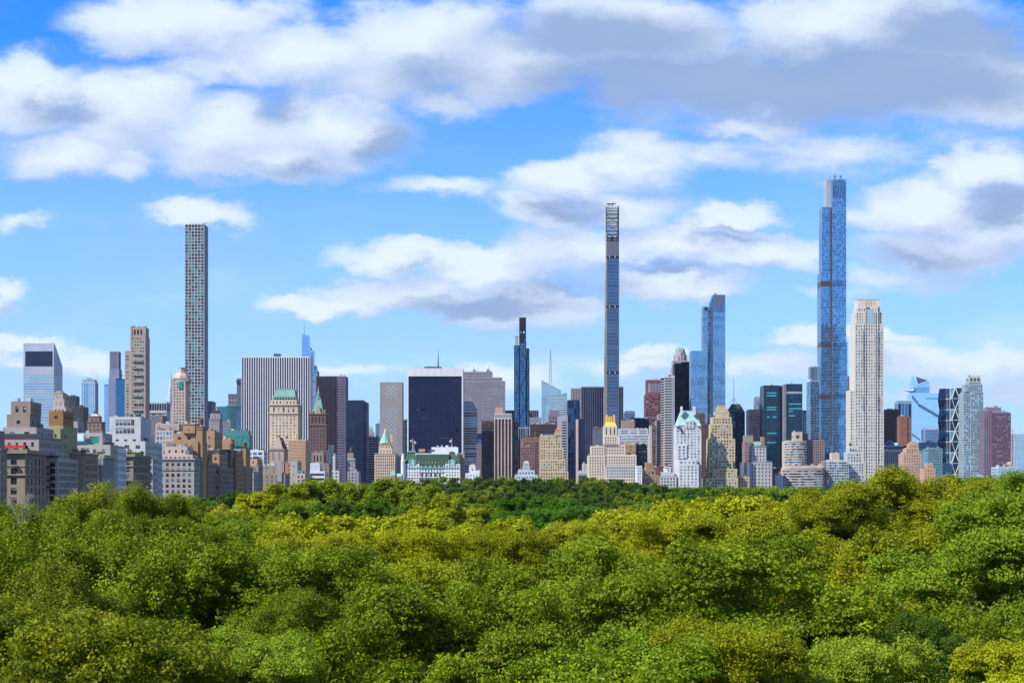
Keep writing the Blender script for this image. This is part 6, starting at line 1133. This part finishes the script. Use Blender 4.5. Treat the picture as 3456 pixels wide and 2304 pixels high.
def place_trees():
    used={}; 
    items=[]
    for (x,y,Y,r,sp,kind) in TREES:
        if x-r*FP/Y>3440 or x+r*FP/Y<16: continue
        kind=kind or ('near' if Y<240 else 'mid' if Y<600 else 'far')
        band=('bottom edge' if y>1960 else 'foreground') if Y<135 else 'near canopy' if Y<200 else 'middle canopy' if Y<360 else 'rear canopy' if Y<700 else 'distant tree line'
        lm=next(n for (lim,n) in LM if x<lim)
        items.append([x,y,Y,r,sp,kind,band,lm])
    keys={}
    for it in items: keys.setdefault((it[4],it[6],it[7]),[]).append(it)
    ords=['leftmost','second','third','fourth','fifth','sixth','seventh','eighth','ninth','tenth','eleventh','twelfth','thirteenth','fourteenth']
    for k,l in keys.items():
        l.sort(key=lambda i:i[0]); n=len(l)
        for q,it in enumerate(l):
            base=f"{SPN[k[0]]} tree in {k[1]} under {k[2]}"
            if n==2: base=('left-hand ','right-hand ')[q]+base
            elif n>2: base=(ords[q]+(' of' if q==0 else ' from left of'))+f" {SPN[k[0]]} trees in {k[1]} under {k[2]}"
            it.append(base)
    for it in items:
        x,y,Y,r,sp,kind,band,lm,lab=it
        me,tm,Hh=rr_.choice(PROT[kind]); sc=r/7.; ztop=zof(y,Y); X=xof(x,Y); zg=GH(Y)
        e=bpy.data.objects.new('tree',None); COL.objects.link(e); e.location=(X,Y,zg)
        tag(e,lab,'tree','park trees')
        vz=sc*rr_.uniform(.92,1.1); cz=ztop-zg-Hh*.97*vz
        c=bpy.data.objects.new('crown',me); COL.objects.link(c); c.parent=e
        c.material_slots[0].link='OBJECT'; c.material_slots[0].material=MATS['leaf_'+sp]
        c.scale=(sc,sc,vz); c.location=(0,0,cz); c.rotation_euler=(0,0,rr_.uniform(0,6.28))
        t=bpy.data.objects.new('trunk',tm); COL.objects.link(t); t.parent=e; t.location=(0,0,cz); t.rotation_euler=c.rotation_euler; t.scale=(sc,sc,max(.3,cz/22.) if cz>4 else .3)
place_trees()
# bare, twiggy tree at the left edge
def twig_tree(x,y,Y,lab,seed,h=9):
    r=random.Random(seed); e=bpy.data.objects.new('bare_tree',None); COL.objects.link(e); e.location=(xof(x,Y),Y,GH(Y)); tag(e,lab,'bare tree')
    zt=zof(y,Y)-GH(Y); m=MB(); m.tube((0,0,0),(0,0,zt-h),.3,.2,'bark_pale',7); tr=link('trunk',m.mesh('trunk'),e)
    m=MB()
    def grow(p,d,l,rad,k):
        q=p+d*l; m.tube(p,q,rad,rad*.65,'bark_pale',4)
        if k==0: return
        for _ in range(3):
            nd=(d+Vector((r.uniform(-1,1),r.uniform(-1,1),r.uniform(-.4,.6)))*.6).normalized(); grow(q,nd,l*r.uniform(.6,.85),rad*.62,k-1)
    for _ in range(4): grow(Vector((0,0,zt-h)),Vector((r.uniform(-1,1),r.uniform(-1,1),r.uniform(.4,1.2))).normalized(),h*.36,.13,4)
    link('crown',m.mesh('crown'),e)
twig_tree(40,1655,178,'bare pale twiggy tree crown at the left edge in front of the corniced block',3,8)
twig_tree(760,1715,395,'thin reddish bare tree top between the left foliage and the distant dark trees',9,9)
# roof-garden shrubs on Fifth Avenue terraces
def shrub(x,yT,yB,Y,w,lab,sp,seed):
    g=np.random.default_rng(seed); n=420; e=None
    R0=w; h=zof(yT,Y)-zof(yB,Y)
    pos=g.normal(size=(n,3)); pos/=np.linalg.norm(pos,axis=1)[:,None]; pos*=g.uniform(.5,1,(n,1))*np.array([R0,R0,h/2]); pos[:,2]+=h/2
    m=MB()
    for p in pos:
        a=Vector(g.normal(size=3)).normalized()*.22; b2=Vector(g.normal(size=3)).normalized()*.16; p=Vector(p); m.q([tuple(p-a),tuple(p+b2),tuple(p+a),tuple(p-b2)],'leaf_'+sp)
    o=link('terrace_shrub',m.mesh('terrace_shrub'),None,(xof(x,Y),Y,zof(yB,Y))); tag(o,lab,'shrub','roof garden shrubs')
shrub(417,1521,1536,858,1.6,'low dark green shrub, leftmost of the roof garden row on the deep-corniced block','mid',1)
shrub(437,1512,1536,858,1.5,'tall dark bushy shrub standing highest in the roof garden row','dark',2)
shrub(455,1524,1536,858,1.5,'yellow-green low hedge right of the tall roof garden shrub','yellow',3)
shrub(479,1520,1537,862,1.2,'dark bluish shrub alone at the right end of the roof garden','dark',4)
shrub(338,1523,1532,800,2.0,'olive shrub at the right end of the terracotta planter terrace','olive',5)
shrub(283,1520,1525,756,3.2,'clipped dark hedge behind the terracotta planters','dark',6)
shrub(848,1576,1591,1276,2.6,'bushy green roof terrace planting on the pale grey townhouse block','deep',7)
shrub(700,1540,1556,1066,1.6,'olive shrub on the terrace below the twin tank houses','olive',8)
shrub(540,1538,1549,1006,1.2,'small green terrace shrub at the left of the large pale limestone block','mid',9)
shrub(86,1500,1514,688,.9,'dark potted shrub at the right end of the red awning','dark',10)
# ============================================================= HAZE
hm=bpy.data.materials.new('haze'); hm.use_nodes=True; ht=hm.node_tree
for n in list(ht.nodes):
    if n.type!='OUTPUT_MATERIAL': ht.nodes.remove(n)
pv=ht.nodes.new('ShaderNodeVolumePrincipled'); pv.inputs['Color'].default_value=(.72,.86,1,1); pv.inputs['Density'].default_value=1.0e-5; pv.inputs['Anisotropy'].default_value=.3
ht.links.new(pv.outputs[0],[n for n in ht.nodes if n.type=='OUTPUT_MATERIAL'][0].inputs['Volume']); MATS['haze']=hm
m=MB(); m.box(-27500,27500,-3500,27500,-1.5,560,'haze'); tag(link('haze',m.mesh('haze')),'thin blue air between the park and the far towers','haze',None,'stuff')
